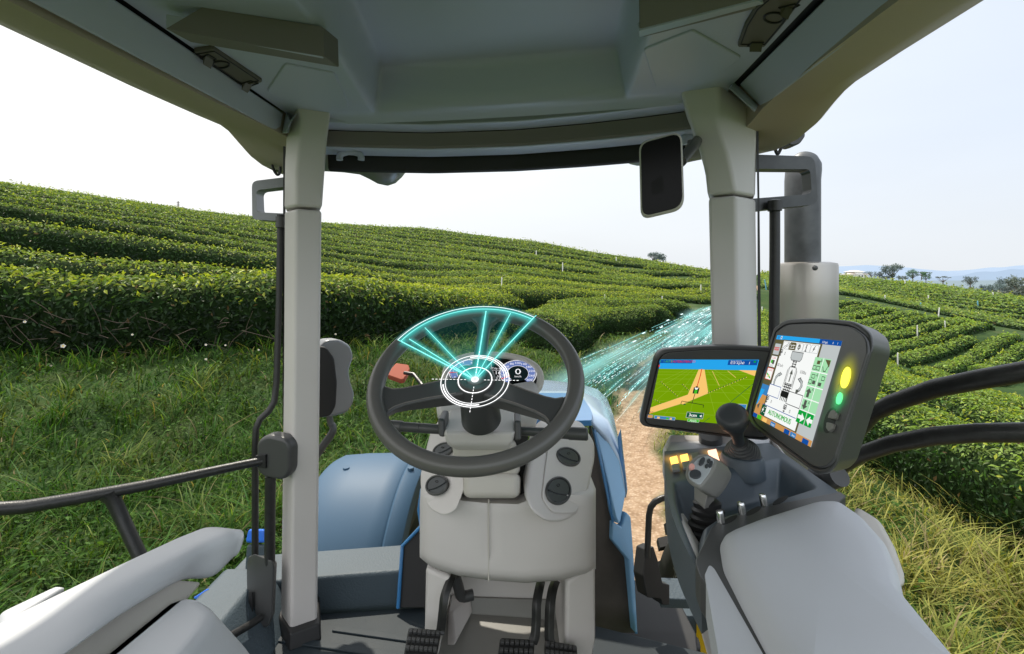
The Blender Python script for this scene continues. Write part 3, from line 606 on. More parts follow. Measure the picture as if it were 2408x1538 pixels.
tree(2281,674,150,34,25,'dark round-topped tree standing right of the umbrella tree', col=(.055,.07,.045), hz=.28, seed=7, trunkpx=9, n=900)
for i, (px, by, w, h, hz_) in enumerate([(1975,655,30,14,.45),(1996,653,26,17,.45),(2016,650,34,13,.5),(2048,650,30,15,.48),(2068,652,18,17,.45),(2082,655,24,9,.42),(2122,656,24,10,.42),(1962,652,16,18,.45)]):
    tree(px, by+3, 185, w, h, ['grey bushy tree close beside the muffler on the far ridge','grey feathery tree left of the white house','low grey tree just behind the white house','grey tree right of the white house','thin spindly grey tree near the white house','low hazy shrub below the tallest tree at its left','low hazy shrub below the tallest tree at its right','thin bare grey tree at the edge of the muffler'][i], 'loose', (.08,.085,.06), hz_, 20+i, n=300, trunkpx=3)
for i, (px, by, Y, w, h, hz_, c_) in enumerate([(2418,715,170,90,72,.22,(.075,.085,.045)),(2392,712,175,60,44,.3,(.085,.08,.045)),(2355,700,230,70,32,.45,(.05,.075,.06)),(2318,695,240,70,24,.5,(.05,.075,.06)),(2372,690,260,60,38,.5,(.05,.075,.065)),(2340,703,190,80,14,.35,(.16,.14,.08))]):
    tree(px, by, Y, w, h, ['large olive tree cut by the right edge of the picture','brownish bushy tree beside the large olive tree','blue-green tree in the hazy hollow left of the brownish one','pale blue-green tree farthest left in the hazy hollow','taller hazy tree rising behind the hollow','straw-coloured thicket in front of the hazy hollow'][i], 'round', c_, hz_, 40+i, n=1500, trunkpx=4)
# utility pole, house, distant mountains
yx = 62.; g0 = P(419, 496, yx); r_ = thing('utility_pole', 'thin utility pole with short crossarms standing on the left skyline', 'pole', tuple(g0)); pg = Geo()
pg.add(*tube_g([g0-Vector((0,0,1.5)), P(419,473,yx)], .055, 6), M['bark']); pg.obj('post', r_)
for yy in (476, 480, 484): mk('crossarm', *box_g(P(419,yy,yx), (.17,0,0), (0,.04,0), (0,0,.03)), M['bark'], r_)
def house():
    Y = 172; c = P(2025, 652, Y); s = Y/F; r = thing('house', 'small white house with stepped pale roofs on the far right ridge', 'house', tuple(c))
    def bxx(name, px0, px1, py0, py1, d0, d1, m, parent, roof=None):
        x0, x1 = (px0-CX)/F*Y, (px1-CX)/F*Y; z0, z1 = EZ+(HY-py1)/F*Y, EZ+(HY-py0)/F*Y
        v = [(x0,Y+d0,z0),(x1,Y+d0,z0),(x1,Y+d1,z0),(x0,Y+d1,z0),(x0,Y+d0,z1),(x1,Y+d0,z1),(x1,Y+d1,z1),(x0,Y+d1,z1)]; f = [[0,1,5,4],[1,2,6,5],[2,3,7,6],[3,0,4,7],[4,5,6,7],[3,2,1,0]]
        if roof:
            o_ = roof; v = [(x0-o_,Y+d0-o_,z0),(x1+o_,Y+d0-o_,z0),(x1+o_,Y+d1+o_,z0),(x0-o_,Y+d1+o_,z0),(x0+(x1-x0)*.25,(2*Y+d0+d1)/2,z1),(x1-(x1-x0)*.25,(2*Y+d0+d1)/2,z1)]; f = [[0,1,5,4],[1,2,5],[2,3,4,5],[3,0,4],[3,2,1,0]]
        return mk(name, v, f, m, parent, smooth=False)
    w1 = bxx('wall', 2006, 2042, 645, 656, 0, 6, M['wall'], r); w2 = bxx('wall', 2016, 2034, 639, 644.6, 1, 6, M['wall'], r)
    bxx('roof', 2013, 2037, 635, 639.2, 1, 6, M['roofm'], r, .4); bxx('roof', 2034.5, 2043, 642, 645.2, 0, 6, M['roofm'], r, .3); bxx('roof', 2005, 2015.5, 642, 645.2, 0, 6, M['roofm'], r, .3)
    for a in (2019, 2026, 2033): bxx('window', a, a+3.5, 647, 651, -.05, .3, M['win'], r)
house()
def ridge(name, pts, Y, col):
    n = 160; px = np.linspace(pts[0][0], pts[-1][0], n); py = np.interp(px, [p[0] for p in pts], [p[1] for p in pts])+2.2*vnoise(px/60., px*0, 1.2, int(Y))
    rows = [[P(a, b, Y) for a, b in zip(px, py)], [Vector((P(a, b, Y).x, Y-Y*.10, EZ+(HY-(b+8))/F*Y)) for a, b in zip(px, py)], [Vector(((a-CX)/F*Y, Y*.8, EZ-16)) for a in px]]
    v, f = gridsurf(rows); tag(mk(name, v, f, mat(name, col, .95, spec=.05, var=.04, vscale=.01), smooth=True, ang=180), kind='structure')
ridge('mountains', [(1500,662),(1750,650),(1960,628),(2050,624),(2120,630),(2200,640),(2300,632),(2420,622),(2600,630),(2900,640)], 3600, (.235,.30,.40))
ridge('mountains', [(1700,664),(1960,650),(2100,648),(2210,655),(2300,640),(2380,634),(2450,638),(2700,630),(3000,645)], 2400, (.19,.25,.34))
# ------------------------------------------------------------------ tractor (one thing; everything on it is a part)
T = thing('tractor', 'pale grey tractor cab with blue hood and fender, standing driverless on the dirt track', 'tractor', (0, 1.3, EZ-2.4))
def horiz(z): 
    p = Plane.__new__(Plane); p.a = W(0,0,z); p.n = Vector((0,0,1 if z < 0 else -1)); return p
# --- front pillars
def pillar(name, rows, yref, dy, mup, mlow, foot):
    """rows: (py, left, edge, right); dy: depths of left face, edge, right face, back"""
    def ring(py, l, e, r):
        z = EZ+(HY-py)/F*yref
        return [Vector(((x-CX)/F*(yref+d), yref+d, z)) for x, d in ((l,dy[0]),(e,dy[1]),(r,dy[2]),(r-5,dy[3]),(l+4,dy[3]))]
    up = [r for r in rows if r[0] <= foot[0]]; lo = [r for r in rows if r[0] > foot[0]]
    p = loft('pillar', [ring(*r) for r in lo], mlow, T, bevel=.010)
    loft('pillar_cover', [ring(*r) for r in up], mup, p, bevel=.010, ang=25)
    return p, ring
pL, ringL = pillar('l', [(243,692,696,780),(262,688,700,778),(290,680,708,774),(320,673,706,770),(360,671,701,766),(410,670,696,763),(488,669,695,757.5),(493.5,670,695,756.5),(900,668,691,752),(1490,661,683,746)], 1.5, (.03,-.03,.01,.12), M['white'], M['white'], (490,))
def boot(pts):
    return [[Vector(((x-CX)/F*Y, Y, EZ+(HY-py)/F*1.5)) for x, Y in pts_] for py, pts_ in pts]
loft('pillar_boot', boot([(1460,[(656,1.52),(681,1.445),(752,1.49),(750,1.64),(660,1.64)]),(1496,[(654,1.52),(680,1.435),(756,1.48),(754,1.64),(658,1.64)])]), M['rubber'], pL, bevel=.006)
pR, ringR = pillar('r', [(176,1600,1692,1702),(214,1601,1693,1722),(255,1613,1690,1781),(285,1624,1686,1781),(330,1641,1698,1780),(370,1651,1712,1778),(410,1659,1722,1777),(458,1664,1731,1776),(463,1666,1731,1776),(815,1674,1736,1781),(1560,1690,1750,1792)], 1.33, (.01,-.03,.03,.12), M['white'], M['white'], (460,))
v, f = loft_g([[P(1777,250,1.36),P(1783,250,1.36),P(1783,250,1.40),P(1777,250,1.40)],[P(1781,468,1.36),P(1786,468,1.36),P(1786,468,1.40),P(1781,468,1.40)],[P(1782,1000,1.36),P(1792,1000,1.36),P(1792,1000,1.40),P(1782,1000,1.40)]]); mk('door_seal', v, f, M['rubber'], T)
v, f = loft_g([[P(666,300,1.62),P(672,300,1.62),P(672,300,1.66),P(666,300,1.66)],[P(664,1000,1.62),P(671,1000,1.62),P(671,1000,1.66),P(664,1000,1.66)]]); mk('door_seal', v, f, M['rubber'], T)
# --- headliner: one moulded ceiling with a deep recess
def headliner():
    nx, ny = 150, 200; rows = []
    rec = np.array([(-.385,-.6),(-.388,1.085),(-.42,1.50),(.315,1.372),(.275,1.02),(.225,.85),(.15,-.6)])
    def sd(x, y):
        inside = False; d = 9
        for i in range(len(rec)):
            a, b = rec[i], rec[(i+1) % len(rec)]; e = b-a; q = np.array((x,y))-a; t = max(0, min(1, q@e/(e@e))); d = min(d, np.linalg.norm(q-e*t))
            if (a[1] > y) != (b[1] > y) and x < (b[0]-a[0])*(y-a[1])/(b[1]-a[1])+a[0]: inside = not inside
        return d if inside else -d
    for j in range(ny+1):
        t = j/ny; row = []
        for i in range(nx+1):
            s = i/nx
            yl = lerp(-.5, 1.56, t); yr = lerp(-.5, 1.34, t); y = lerp(yl, yr, s)+.035*math.sin(math.pi*s)*t**6
            x = lerp(lerp(-.735,-.698,t), lerp(.44,.585,t), s); d = sd(x, y); k = max(0, min(1, (d+.008)/.036)); k = k*k*(3-2*k)
            z = .505+.125*k
            ed = (1-t)*2.0
            if ed < .035: z -= .024*(1-ed/.035)**2
            row.append(W(x, y, z))
        rows.append(row)
    v, f = gridsurf(rows); return mk('headliner', v, f, M['liner'], T, smooth=True, ang=180)
HL = headliner()
# --- side trims between headliner and roof shell
def strip(name, a, b, c, d, th, m, **k):      # quad a-b (upper line) c-d (lower line), thickened outward
    n = (b-a).cross(d-a).normalized(); v, f = prism_g([a, b, c, d], n*th); return mk(name, v, f, m, T, **k)
strip('side_trim', W(-.735,-.5,.487), W(-.701,1.50,.500), W(-.712,1.50,.440), W(-.785,-.5,.393), .012, M['liner'], bevel=.004)
strip('side_trim', W(.452,-.5,.487), W(.592,1.275,.500), W(.650,1.275,.440), W(.505,-.5,.405), -.012, M['liner'], bevel=.004)
for x0, y0, x1, y1 in ((-.735,-.5,-.6985,1.55),(.440,-.5,.586,1.31)):
    s_ = 1 if x0 > 0 else -1
    mk('trim_gap', *prism_g([W(x0-s_*.03,y0,.509), W(x0+s_*.05,y0,.509), W(x1+s_*.05,y1,.509), W(x1-s_*.03,y1,.509)], Vector((0,0,.02))), M['dark'], T)
mk('roof_top', *prism_g([W(-.95,-.5,.67), W(.79,-.5,.67), W(.82,1.62,.67), W(-.1,1.95,.67), W(-.93,1.98,.67)], Vector((0,0,.05))), M['shell'], T, bevel=.02)
mk('roof_fascia', *prism_g([W(-.93,1.96,.44), W(-.1,1.93,.44), W(.82,1.60,.44), W(.82,1.60,.67), W(-.1,1.93,.67), W(-.93,1.96,.67)], Vector((0,.03,0))), M['shell'], T)
loft('trim_end', [[P(663,313,1.50),P(673,263,1.50),P(676,262,1.54),P(667,314,1.54)],[P(674,312,1.47),P(682,285,1.46),P(686,285,1.50),P(678,314,1.50)],[P(681,290,1.45),P(697,266,1.44),P(699,266,1.48),P(684,290,1.48)]], M['liner'], T, bevel=.003)
loft('trim_end', [[P(1783,248,1.275),P(1727,194,1.275),P(1724,196,1.31),P(1780,250,1.31)],[P(1776,262,1.25),P(1713,205,1.25),P(1712,207,1.29),P(1774,264,1.29)]], M['liner'], T, bevel=.003)
# --- roof shell: outer underside running past both sides and drooping at the front corners
def shell(side, st):
    rings = []
    for y, xi, zi, xo, zo in st:
        w = xo-xi
        rings.append([W(xi,y,zi), W(xi+w*.3,y,zi+(zo-zi)*.30-.004), W(xi+w*.65,y,zi+(zo-zi)*.68-.006), W(xi+w*.92,y,zo-.003), W(xo,y,zo+.012), W(xo+w*.03,y,zo+.06), W(xo-w*.05,y,zo+.16), W(xi,y,zo+.18)])
    return loft('roof_shell', rings, M['shell'], T, smooth=True, ang=50)
shell('l', [(-.5,-.785,.39,-.955,.455),(.4,-.775,.405,-.955,.460),(.8,-.757,.418,-.955,.462),(1.2,-.733,.43,-.952,.470),(1.45,-.715,.438,-.95,.480),(1.56,-.70,.435,-.95,.486),(1.62,-.72,.425,-.945,.476),(1.67,-.74,.41,-.94,.452),(1.72,-.755,.395,-.932,.425),(1.78,-.765,.385,-.922,.408),(1.86,-.775,.378,-.90,.396),(1.94,-.785,.38,-.86,.396)])
shell('r', [(-.5,.505,.40,.79,.462),(.4,.575,.415,.795,.461),(.8,.603,.43,.797,.461),(1.0,.622,.437,.81,.462),(1.15,.64,.440,.822,.461),(1.2,.645,.440,.828,.456),(1.26,.645,.432,.832,.438),(1.32,.645,.415,.835,.414),(1.40,.64,.40,.832,.395),(1.48,.63,.388,.812,.385),(1.56,.62,.38,.76,.385)])
# roof lip above the windscreen with its two lamp bulges
def lip():
    pr = [(640,392),(700,399),(765,402),(800,404),(845,410),(868,421),(888,432),(906,436),(924,430),(940,415),(952,394),(1000,389),(1100,385),(1200,381),(1330,376),(1462,371),(1474,376),(1488,384),(1505,388),(1600,386),(1640,377),(1700,365),(1790,352)]
    rings = []
    for px, py in pr:
        Y = lerp(1.90, 1.62, (px-640)/1150); b = P(px, py, Y); k = Vector((.0,1,0)); top = W(b.x, Y, .50)
        rings.append([Vector((b.x,Y-.07,EZ+.47)), Vector((b.x,Y-.06,b.z+.035)), Vector((b.x,Y-.035,b.z+.010)), b, Vector((b.x,Y+.04,b.z+.006)), Vector((b.x,Y+.09,b.z+.03)), Vector((b.x,Y+.12,EZ+.50)), top])
    return loft('roof_lip', rings, M['silver'], T, smooth=True, ang=60)
lip()
# --- windscreen header: groove band, visor face, lip and black strip, all following the bowed front line
def header():
    HX = [720, 765, 800, 998, 1214, 1400, 1538, 1660, 1700]; HYd = [1.525, 1.53, 1.538, 1.56, 1.525, 1.455, 1.394, 1.335, 1.315]
    ps = np.linspace(722, 1665, 40)
    def line(dy, z): return [Vector(((p-CX)/F*interp(p,HX,HYd), interp(p,HX,HYd)+dy, EZ+z)) for p in ps]
    def prof(name, pr, m, par=T, **k): 
        L_ = [line(*q) for q in pr]; return loft(name, list(map(list, zip(*L_))), m, par, **k)
    prof('header_filler', [(.004,.486),(.155,.486),(.155,.60),(.004,.60)], M['dark'])  # added dark filler, blocks sky light leaking through the header joints
    b = prof('header_band', [(.000,.4835),(.012,.480),(.060,.4775),(.064,.4765),(.064,.50),(-.0,.50)], M['liner'], bevel=.003)
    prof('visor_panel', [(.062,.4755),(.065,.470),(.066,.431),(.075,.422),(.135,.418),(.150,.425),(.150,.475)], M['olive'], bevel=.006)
    prof('visor_lip', [(.070,.4235),(.078,.4185),(.138,.4145),(.148,.4175),(.148,.421),(.072,.427)], M['liner'], bevel=.002)
    prof('windscreen_strip', [(.165,.44),(.170,.372),(.185,.366),(.200,.372),(.200,.46)], M['dark'], bevel=.006)
    for px in (824, 1636):       # small arched sun blind clips under the visor
        Y = interp(px,HX,HYd)+.10; c = Vector(((px-CX)/F*Y, Y, EZ+.416)); w = .036
        tube('blind_clip', [c+Vector((-w,0,-.026)), c+Vector((-w,0,-.016)), c+Vector((-w*.8,0,-.004)), c+Vector((0,0,.002)), c+Vector((w*.8,0,-.004)), c+Vector((w,0,-.016)), c+Vector((w,0,-.026))], .011, M['liner'], T, smooth=4)
header()
# --- overhead boxes, latch panels, cover outlines
pa = Plane((389,68,.90),(475,17,.918),(760,131,.985)); 
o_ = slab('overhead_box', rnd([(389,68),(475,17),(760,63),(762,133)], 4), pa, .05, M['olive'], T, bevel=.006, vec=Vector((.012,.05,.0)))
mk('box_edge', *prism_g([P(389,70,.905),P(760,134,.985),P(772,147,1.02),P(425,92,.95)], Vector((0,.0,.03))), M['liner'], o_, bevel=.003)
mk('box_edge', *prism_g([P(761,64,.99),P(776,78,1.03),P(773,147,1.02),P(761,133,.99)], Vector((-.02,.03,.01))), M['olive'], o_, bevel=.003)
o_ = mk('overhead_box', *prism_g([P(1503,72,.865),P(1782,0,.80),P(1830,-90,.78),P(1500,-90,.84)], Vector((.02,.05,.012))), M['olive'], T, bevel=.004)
mk('box_edge', *prism_g([P(1502,73,.863),P(1783,1,.798),P(1797,9,.825),P(1503,88,.895)], Vector((0,.01,.02))), M['liner'], o_, bevel=.002)
ce = horiz(.5005)
slab('cover_panel', rnd([(627,216),(670,151),(787,173),(822,252),(770,261),(690,245)], 7), ce, .012, M['liner'], T, bevel=.004)
slab('cover_panel', rnd([(1512,118),(1629,72),(1744,136),(1700,172),(1610,207),(1541,207)], 7), ce, .012, M['liner'], T, bevel=.004)
def latch(out, circ, r, tabs, zp):
    pl = horiz(zp); b = slab('latch_panel', rnd(out, 5), pl, .022, M['darkolive'], T, bevel=.003)
    pts = [pl.at(circ[0]+r[0]*math.cos(a), circ[1]+r[1]*math.sin(a), .001) for a in np.linspace(0, 6.283, 33)[:-1]]
    tube('latch_ring', pts, .0022, M['dark'], b, closed=True, n=6)
    cx = sum(p[0] for p in out)/len(out); cy = sum(p[1] for p in out)/len(out)
    tube('latch_groove', [pl.at(lerp(cx,x,.88), lerp(cy,y,.88), .0005) for x, y in out], .0016, M['dark'], b, closed=True, n=6)
    for q, lean in tabs:
        a = [pl.at(x, y, .001) for x, y in q]; tube('tab_groove', a, .0018, M['dark'], b, closed=True, n=6)
        c0 = (a[0]+a[3])/2; c1 = (a[0]*.4+a[1]*.6+a[3]*.4+a[2]*.6)/2
        v = [a[0].lerp(a[1],lean), a[0].lerp(a[1],lean+.4), a[3].lerp(a[2],lean+.4), a[3].lerp(a[2],lean)]; dn = Vector((0,0,-.016))
        mk('latch_tab', v+[v[0]+dn, v[3]+dn], [[0,1,2,3],[0,4,5,3],[1,4,5,2],[0,1,4],[3,2,5]], M['darkolive'], b, smooth=False)
M['darkolive'] = mat('latch_plastic', (.11,.10,.075), .5)  # dark olive plastic of the roof latches
latch([(454,122),(499,115),(618,194),(576,204)], (519,152), (20,8), [([(472,137),(490,128),(508,139),(491,149)], .3), ([(566,197),(590,190),(607,196),(580,206)], .1)], .496)
latch([(1734,112),(1752,62),(1778,20),(1815,-12),(1896,-12),(1842,60),(1798,112)], (1820,42), (23,12), [([(1832,18),(1868,10),(1880,12),(1850,28)], .1), ([(1758,108),(1768,100),(1795,100),(1786,108)], .45)], .496)
# --- central mirror
plm = Plane((1503,333,1.13),(1609,315,1.10),(1505,510,1.13)); mo = rnd([(1502,333),(1604,306),(1610,490),(1506,515)], [22,26,30,24], 6)
mir = slab('central_mirror', mo, plm, .03, M['beige'], T, bevel=.008)
slab('mirror_glass', [(lerp(1556,x,.915), lerp(411,y,.945)) for x, y in mo], plm, .004, M['glassy'], mir, h=.0015, bevel=.001)
slab('reflection_patch', [(1532,428),(1558,412),(1561,450),(1533,459)], plm, .001, mat('mirror_reflection_grey', (.011,.011,.011), .25, spec=.1), mir, h=.0022, bevel=0)  # painted grey patch standing in for a faint reflection in the glass
tube('mirror_arm', [P(1600,380,1.16), P(1630,345,1.25), P(1640,330,1.36)], .014, M['grey'], mir, smooth=4)
# --- side mirror brackets (open frames) with their rods
def ringprism(name, out, inn, pl, depth, m, bevel=.006, par=None):
    n = len(out); A = [pl.at(*q) for q in out]; B = [pl.at(*q) for q in inn]; bk = Vector((0,depth,0)); v = A+B+[p+bk for p in A]+[p+bk for p in B]; f = []
    for i in range(n):
        j = (i+1) % n; f += [[i,j,n+j,n+i],[2*n+i,3*n+i,3*n+j,2*n+j],[i,2*n+i,2*n+j,j],[n+i,n+j,3*n+j,3*n+i]]
    return mk(name, v, f, m, par or T, bevel=bevel)
mb = ringprism('mirror_bracket', rnd([(592,426),(690,414),(690,522),(593,516)], [14,2,2,12]), rnd([(602,447),(690,437),(690,503),(604,499)], [12,2,2,10]), Plane((592,426,1.62),(668,416,1.64),(592,516,1.62)), .05, M['silver'])
tube('bracket_rod', [P(659,505,1.62), P(659,560,1.62), P(656,720,1.61), P(650,900,1.59), P(645,945,1.58), P(632,967,1.57), P(612,985,1.56), P(602,1008,1.55), P(600,1050,1.55), P(600,1310,1.53)], .0100, M['black'], mb, n=12)
tube('rod_socket', [P(659,510,1.61), P(659,512,1.61), P(659,535,1.61)], .014, M['grey'], mb)
mbr = ringprism('mirror_bracket', rnd([(1770,363),(1916,368),(1924,480),(1770,496)], [2,20,18,2]), rnd([(1770,397),(1905,398),(1909,456),(1770,467)], [2,10,12,2]), Plane((1783,363,1.45),(1916,368,1.45),(1783,496,1.45)), .045, M['pipe'])
tube('bracket_rod', [P(1822,480,1.44), P(1822,600,1.44), P(1820,800,1.43), P(1818,1000,1.42)], .0145, M['black'], mbr)
tube('rod_socket', [P(1822,470,1.43), P(1822,472,1.43), P(1822,496,1.43)], [.012,.019,.019], M['black'], mbr)
for (a, Y) in (([(640,388),(645,402),(653,411),(659,404),(659,392)],1.75), ([(1822,340),(1824,354),(1829,362),(1836,350),(1841,338)],1.5)): tube('lamp_cable', [P(x,y,Y) for x, y in a], .005, M['rubber'], T, smooth=5, n=8)
# small work lamps hanging under the roof corners
for a, Y in (([(612,372),(640,366),(668,380),(668,398),(648,402),(622,392)],1.80), ([(1846,330),(1888,300),(1896,318),(1882,338),(1862,344)],1.52)): 
    slab('work_lamp', rnd(a, 7), Plane((a[0][0],a[0][1],Y),(a[2][0],a[2][1],Y),(a[4][0],a[4][1],Y)), .05, M['grey'], T, bevel=.01)
# --- door rail, catch block, lock housing (left)
tube('door_rail', [P(622,1083,1.46), P(560,1095,1.43), P(350,1140,1.32), P(180,1172,1.25), P(60,1192,1.2), P(0,1196,1.18), P(-80,1196,1.15), P(-400,1190,1.05)], [.0125,.0125,.014,.0155,.016,.016,.016,.016], M['black'], T)
tube('rail_strut', [P(258,1160,1.285), P(266,1175,1.285), P(290,1225,1.28), P(330,1310,1.27), P(370,1400,1.26)], [.026,.018,.0165,.0165,.0165], M['black'], T)
cb = slab('door_catch', rnd([(601,1040),(625,1022),(672,1032),(682,1050),(681,1115),(665,1131),(618,1124),(602,1108)], 14), Plane((601,1040,1.46),(680,1045,1.44),(602,1108,1.46)), .05, M['grey'], T, bevel=.012)
slab('catch_slot', [(600,1072),(624,1070),(624,1102),(600,1098)], Plane((601,1040,1.455),(680,1045,1.435),(602,1108,1.455)), .01, M['dark'], cb, h=.003, bevel=.001)
tube('lock_rod', [P(636,1120,1.47), P(635,1200,1.47), P(634,1340,1.47)], .0150, M['black'], T)
lk = loft('lock_housing', [[P(583,1308,1.50),P(598,1300,1.47),P(640,1318,1.45),P(652,1322,1.5),P(640,1304,1.54)],[P(578,1330,1.50),P(602,1338,1.46),P(645,1336,1.45),P(651,1328,1.5),P(640,1320,1.54)],[P(580,1440,1.50),P(602,1462,1.46),P(640,1445,1.45),P(646,1440,1.5),P(636,1430,1.54)],[P(600,1470,1.50),P(610,1481,1.46),P(632,1474,1.45),P(636,1465,1.5),P(626,1460,1.54)]], M['grey'], T, bevel=.008)
slab('lock_slot', rnd([(584,1392),(592,1394),(593,1464),(585,1455)], 3), Plane((580,1330,1.475),(602,1338,1.447),(582,1440,1.475)), .004, M['dark'], lk, h=.004, bevel=0)
tube('lock_link', [P(612,1453,1.44), P(590,1468,1.40), P(545,1494,1.33), P(480,1530,1.25)], .0105, M['black'], T)
# --- floor, sill, step, reservoir
fl = [(-.80,.35),(-.80,1.585),(-.30,1.63),(.264,1.545),(.66,1.40),(.66,.35)]
FL = mk('cab_floor', *prism_g([W(x,y,-1.10) for x, y in fl], Vector((0,0,-.05))), M['floor'], T, bevel=.01)
for a, b in (((785,1480),(1010,1512)), ((655,1504),(1010,1556))):
    p, q = horiz(-1.10).at(*a), horiz(-1.10).at(*b); d = (q-p).normalized(); s = d.cross(Vector((0,0,1)))*.012; mk('floor_rib', *prism_g([p-s, q-s, q+s, p+s], Vector((0,0,.006))), M['floor'], FL, bevel=.002)
loft('door_sill', [[W(x*1.0+dx,y,z) for x, z in ((-1.02,-1.16),(-.945,-.965),(-.93,-.955),(-.81,-.955),(-.795,-.965),(-.70,-1.099),(-.70,-1.16))] for y, dx in ((.35,.0),(1.2,.0),(1.60,.0))], M['teal'], T, bevel=.006)
mk('front_step', *box_g(W(-.62,1.705,-1.075), (.33,.045,0), (0,.085,0), (0,0,.08)), M['teal'], T, bevel=.012)
rs = loft('reservoir', [[P(x,1280,Y) for x, Y in ((580,1.66),(626,1.64),(640,1.74),(590,1.76))],[P(x,1365,Y) for x, Y in ((574,1.66),(632,1.64),(642,1.74),(585,1.76))]], M['teal'], T, bevel=.01)
loft('filler_cap', [[P(x,1244,Y) for x, Y in ((584,1.66),(620,1.64),(628,1.70),(590,1.72))],[P(x,1276,Y) for x, Y in ((577,1.65),(624,1.63),(634,1.70),(583,1.72))]], M['capblue'], rs, bevel=.008)
mk('step_cap', *prism_g([P(452,1406,1.47),P(488,1383,1.49),P(495,1390,1.49),P(470,1414,1.47)], Vector((0,.03,-.02))), M['capblue'], T, bevel=.004)
# --- armrest and seat corner (left)
def st(*q): return [P(*a) for a in q]
ARM = [st((560,1243,.975),(571,1248,.955),(549,1318,.955),(538,1300,.975)), st((486,1236,.985),(545,1252,.94),(505,1364,.93),(480,1340,.975)), st((440,1249,.965),(490,1277,.91),(449,1374,.905),(415,1340,.955)), st((374,1277,.92),(430,1308,.87),(411,1384,.865),(360,1350,.915)),
  st((200,1357,.81),(262,1390,.775),(300,1450,.77),(200,1440,.81)), st((0,1452,.7126),(95,1492,.68),(179,1538,.665),(20,1545,.70)), st((-300,1610,.58),(-150,1640,.56),(-20,1690,.55),(-250,1700,.57))]
def dense(rings, n):                     # smooth the stations lengthwise
    cols = [catmull([r[k] for r in rings], n) for k in range(len(rings[0]))]; return [list(q) for q in zip(*cols)]
ARM = [[Vector(q) for q in rnd([tuple(p) for p in r], [.022,.030,.035,.02], 5)] for r in dense(ARM, 6)]
c0_ = sum(ARM[0], Vector())/len(ARM[0]); ARM = [[c0_.lerp(p,k)+ (ARM[0][0]-ARM[8][0]).normalized()*o for p in ARM[0]] for k, o in ((.05,.012),(.6,.010),(.88,.006))]+ARM
loft('armrest', ARM, M['pad'], T, smooth=True, ang=60)
mk('armrest_bracket', *prism_g(st((480,1366,.91),(440,1412,.87),(250,1568,.72),(80,1640,.66),(60,1560,.70),(330,1395,.84),(415,1360,.88)), Vector((-.05,.02,-.04))), M['beige'], T, bevel=.008)
mk('seat_bolster', *prism_g(st((0,1436,.80),(134,1373,.86),(165,1375,.86),(60,1440,.80),(0,1475,.77)), Vector((-.06,.02,-.10))), M['pad'], T, bevel=.01)
sq = [horiz(-.56).at(*q) for q in rnd([(430,1409),(466,1411),(494,1440),(470,1482),(405,1560),(250,1720),(60,1720),(200,1600)], [10,20,24,30,4,4,4,4], 5)]
loft('seat_cushion', [[p+Vector((-.012,-.008,.0)) for p in sq], sq, [p+Vector((.010,.006,-.012)) for p in sq], [p+Vector((.05,.03,-.09)) for p in sq], [p+Vector((.11,.06,-.22)) for p in sq]], M['pad'], T, smooth=True, ang=50)
# --- outside left: fender over the front wheel, front wheels, mirror pod
def fender():
    rows = []; cy, cz, R = 2.55, -1.62, .655
    for a in np.linspace(-12, 78, 26):
        an = math.radians(a); y = cy-math.sin(an)*R; z = cz+math.cos(an)*R; row = []
        for s, dz in ((-.98,-.07),(-.965,-.02),(-.93,-.002),(-.80,.008),(-.62,.010),(-.555,.004),(-.546,-.003),(-.537,.003),(-.50,-.004),(-.47,-.03),(-.462,-.09)):
            row.append(W(s-.10*math.sin(an)*0+.05*(y-2.3), y-math.sin(an)*dz, z+math.cos(an)*dz))
        rows.append(row)
    v, f = gridsurf(rows); o = mk('front_fender', v, f, M['fender'], T, smooth=True, ang=40)
    s = o.modifiers.new('th', 'SOLIDIFY'); s.thickness = .012
    for px, py in ((808,1107),(962,1112)):
        c = P(px,py,2.42); d = c-Vector((0,0,EZ)); 
        an = math.radians(8); c = W(c.x, cy-math.sin(an)*R, cz+math.cos(an)*(R+.012)); pts = [c+Vector((math.cos(t)*.016, math.sin(t)*.016, 0)) for t in np.linspace(0,6.28,16)[:-1]]; mk('fender_bolt', *prism_g(pts, Vector((0,0,-.02))), M['fender'], o, bevel=.003)
fender()
def wheel(cx, cy, cz, R, wd, seed):
    def ring(pr, n=48): return [[W(cx+x, cy+math.sin(a)*r, cz+math.cos(a)*r) for x, r in pr] for a in np.linspace(0, 2*math.pi, n+1)[:-1]]
    pr = [(-wd*.30,R*.62),(-wd*.5,R*.74),(-wd*.52,R*.88),(-wd*.42,R*.965),(0,R*.98),(wd*.42,R*.965),(wd*.52,R*.88),(wd*.5,R*.74),(wd*.30,R*.62)]
    rg = ring(pr); rg.append(rg[0]); v, f = gridsurf(rg); ty = mk('front_wheel', v, f, M['tyre'], T, smooth=True, ang=60)
    g = Geo()
    for k in range(20):
        for s in (-1, 1):
            a = 2*math.pi*(k+(.5 if s > 0 else 0))/20; c = W(cx+s*wd*.26, cy+math.sin(a)*R*.99, cz+math.cos(a)*R*.99); t = Vector((0, math.cos(a), -math.sin(a))); rr = Vector((0, math.sin(a), math.cos(a)))
            g.add(*box_g(c, Vector((wd*.25,0,0))+t*s*.05, t*.022, rr*.025), M['tyre'])
    g.obj('tyre_tread', ty, smooth=False)
    pr = [(-wd*.31,R*.63),(-wd*.33,R*.60),(-wd*.22,R*.56),(-wd*.05,R*.5),(-wd*.02,R*.2),(-wd*.02,0.001)]
    rg = ring(pr); rg.append(rg[0]); v, f = gridsurf(rg); mk('wheel_rim', v, f, M['yellow'], ty, smooth=True, ang=30)
    return ty
wheel(-.72, 2.55, -1.76, .63, .40, 1)
wr = wheel(.985, 2.08, -1.76, .63, .40, 2)
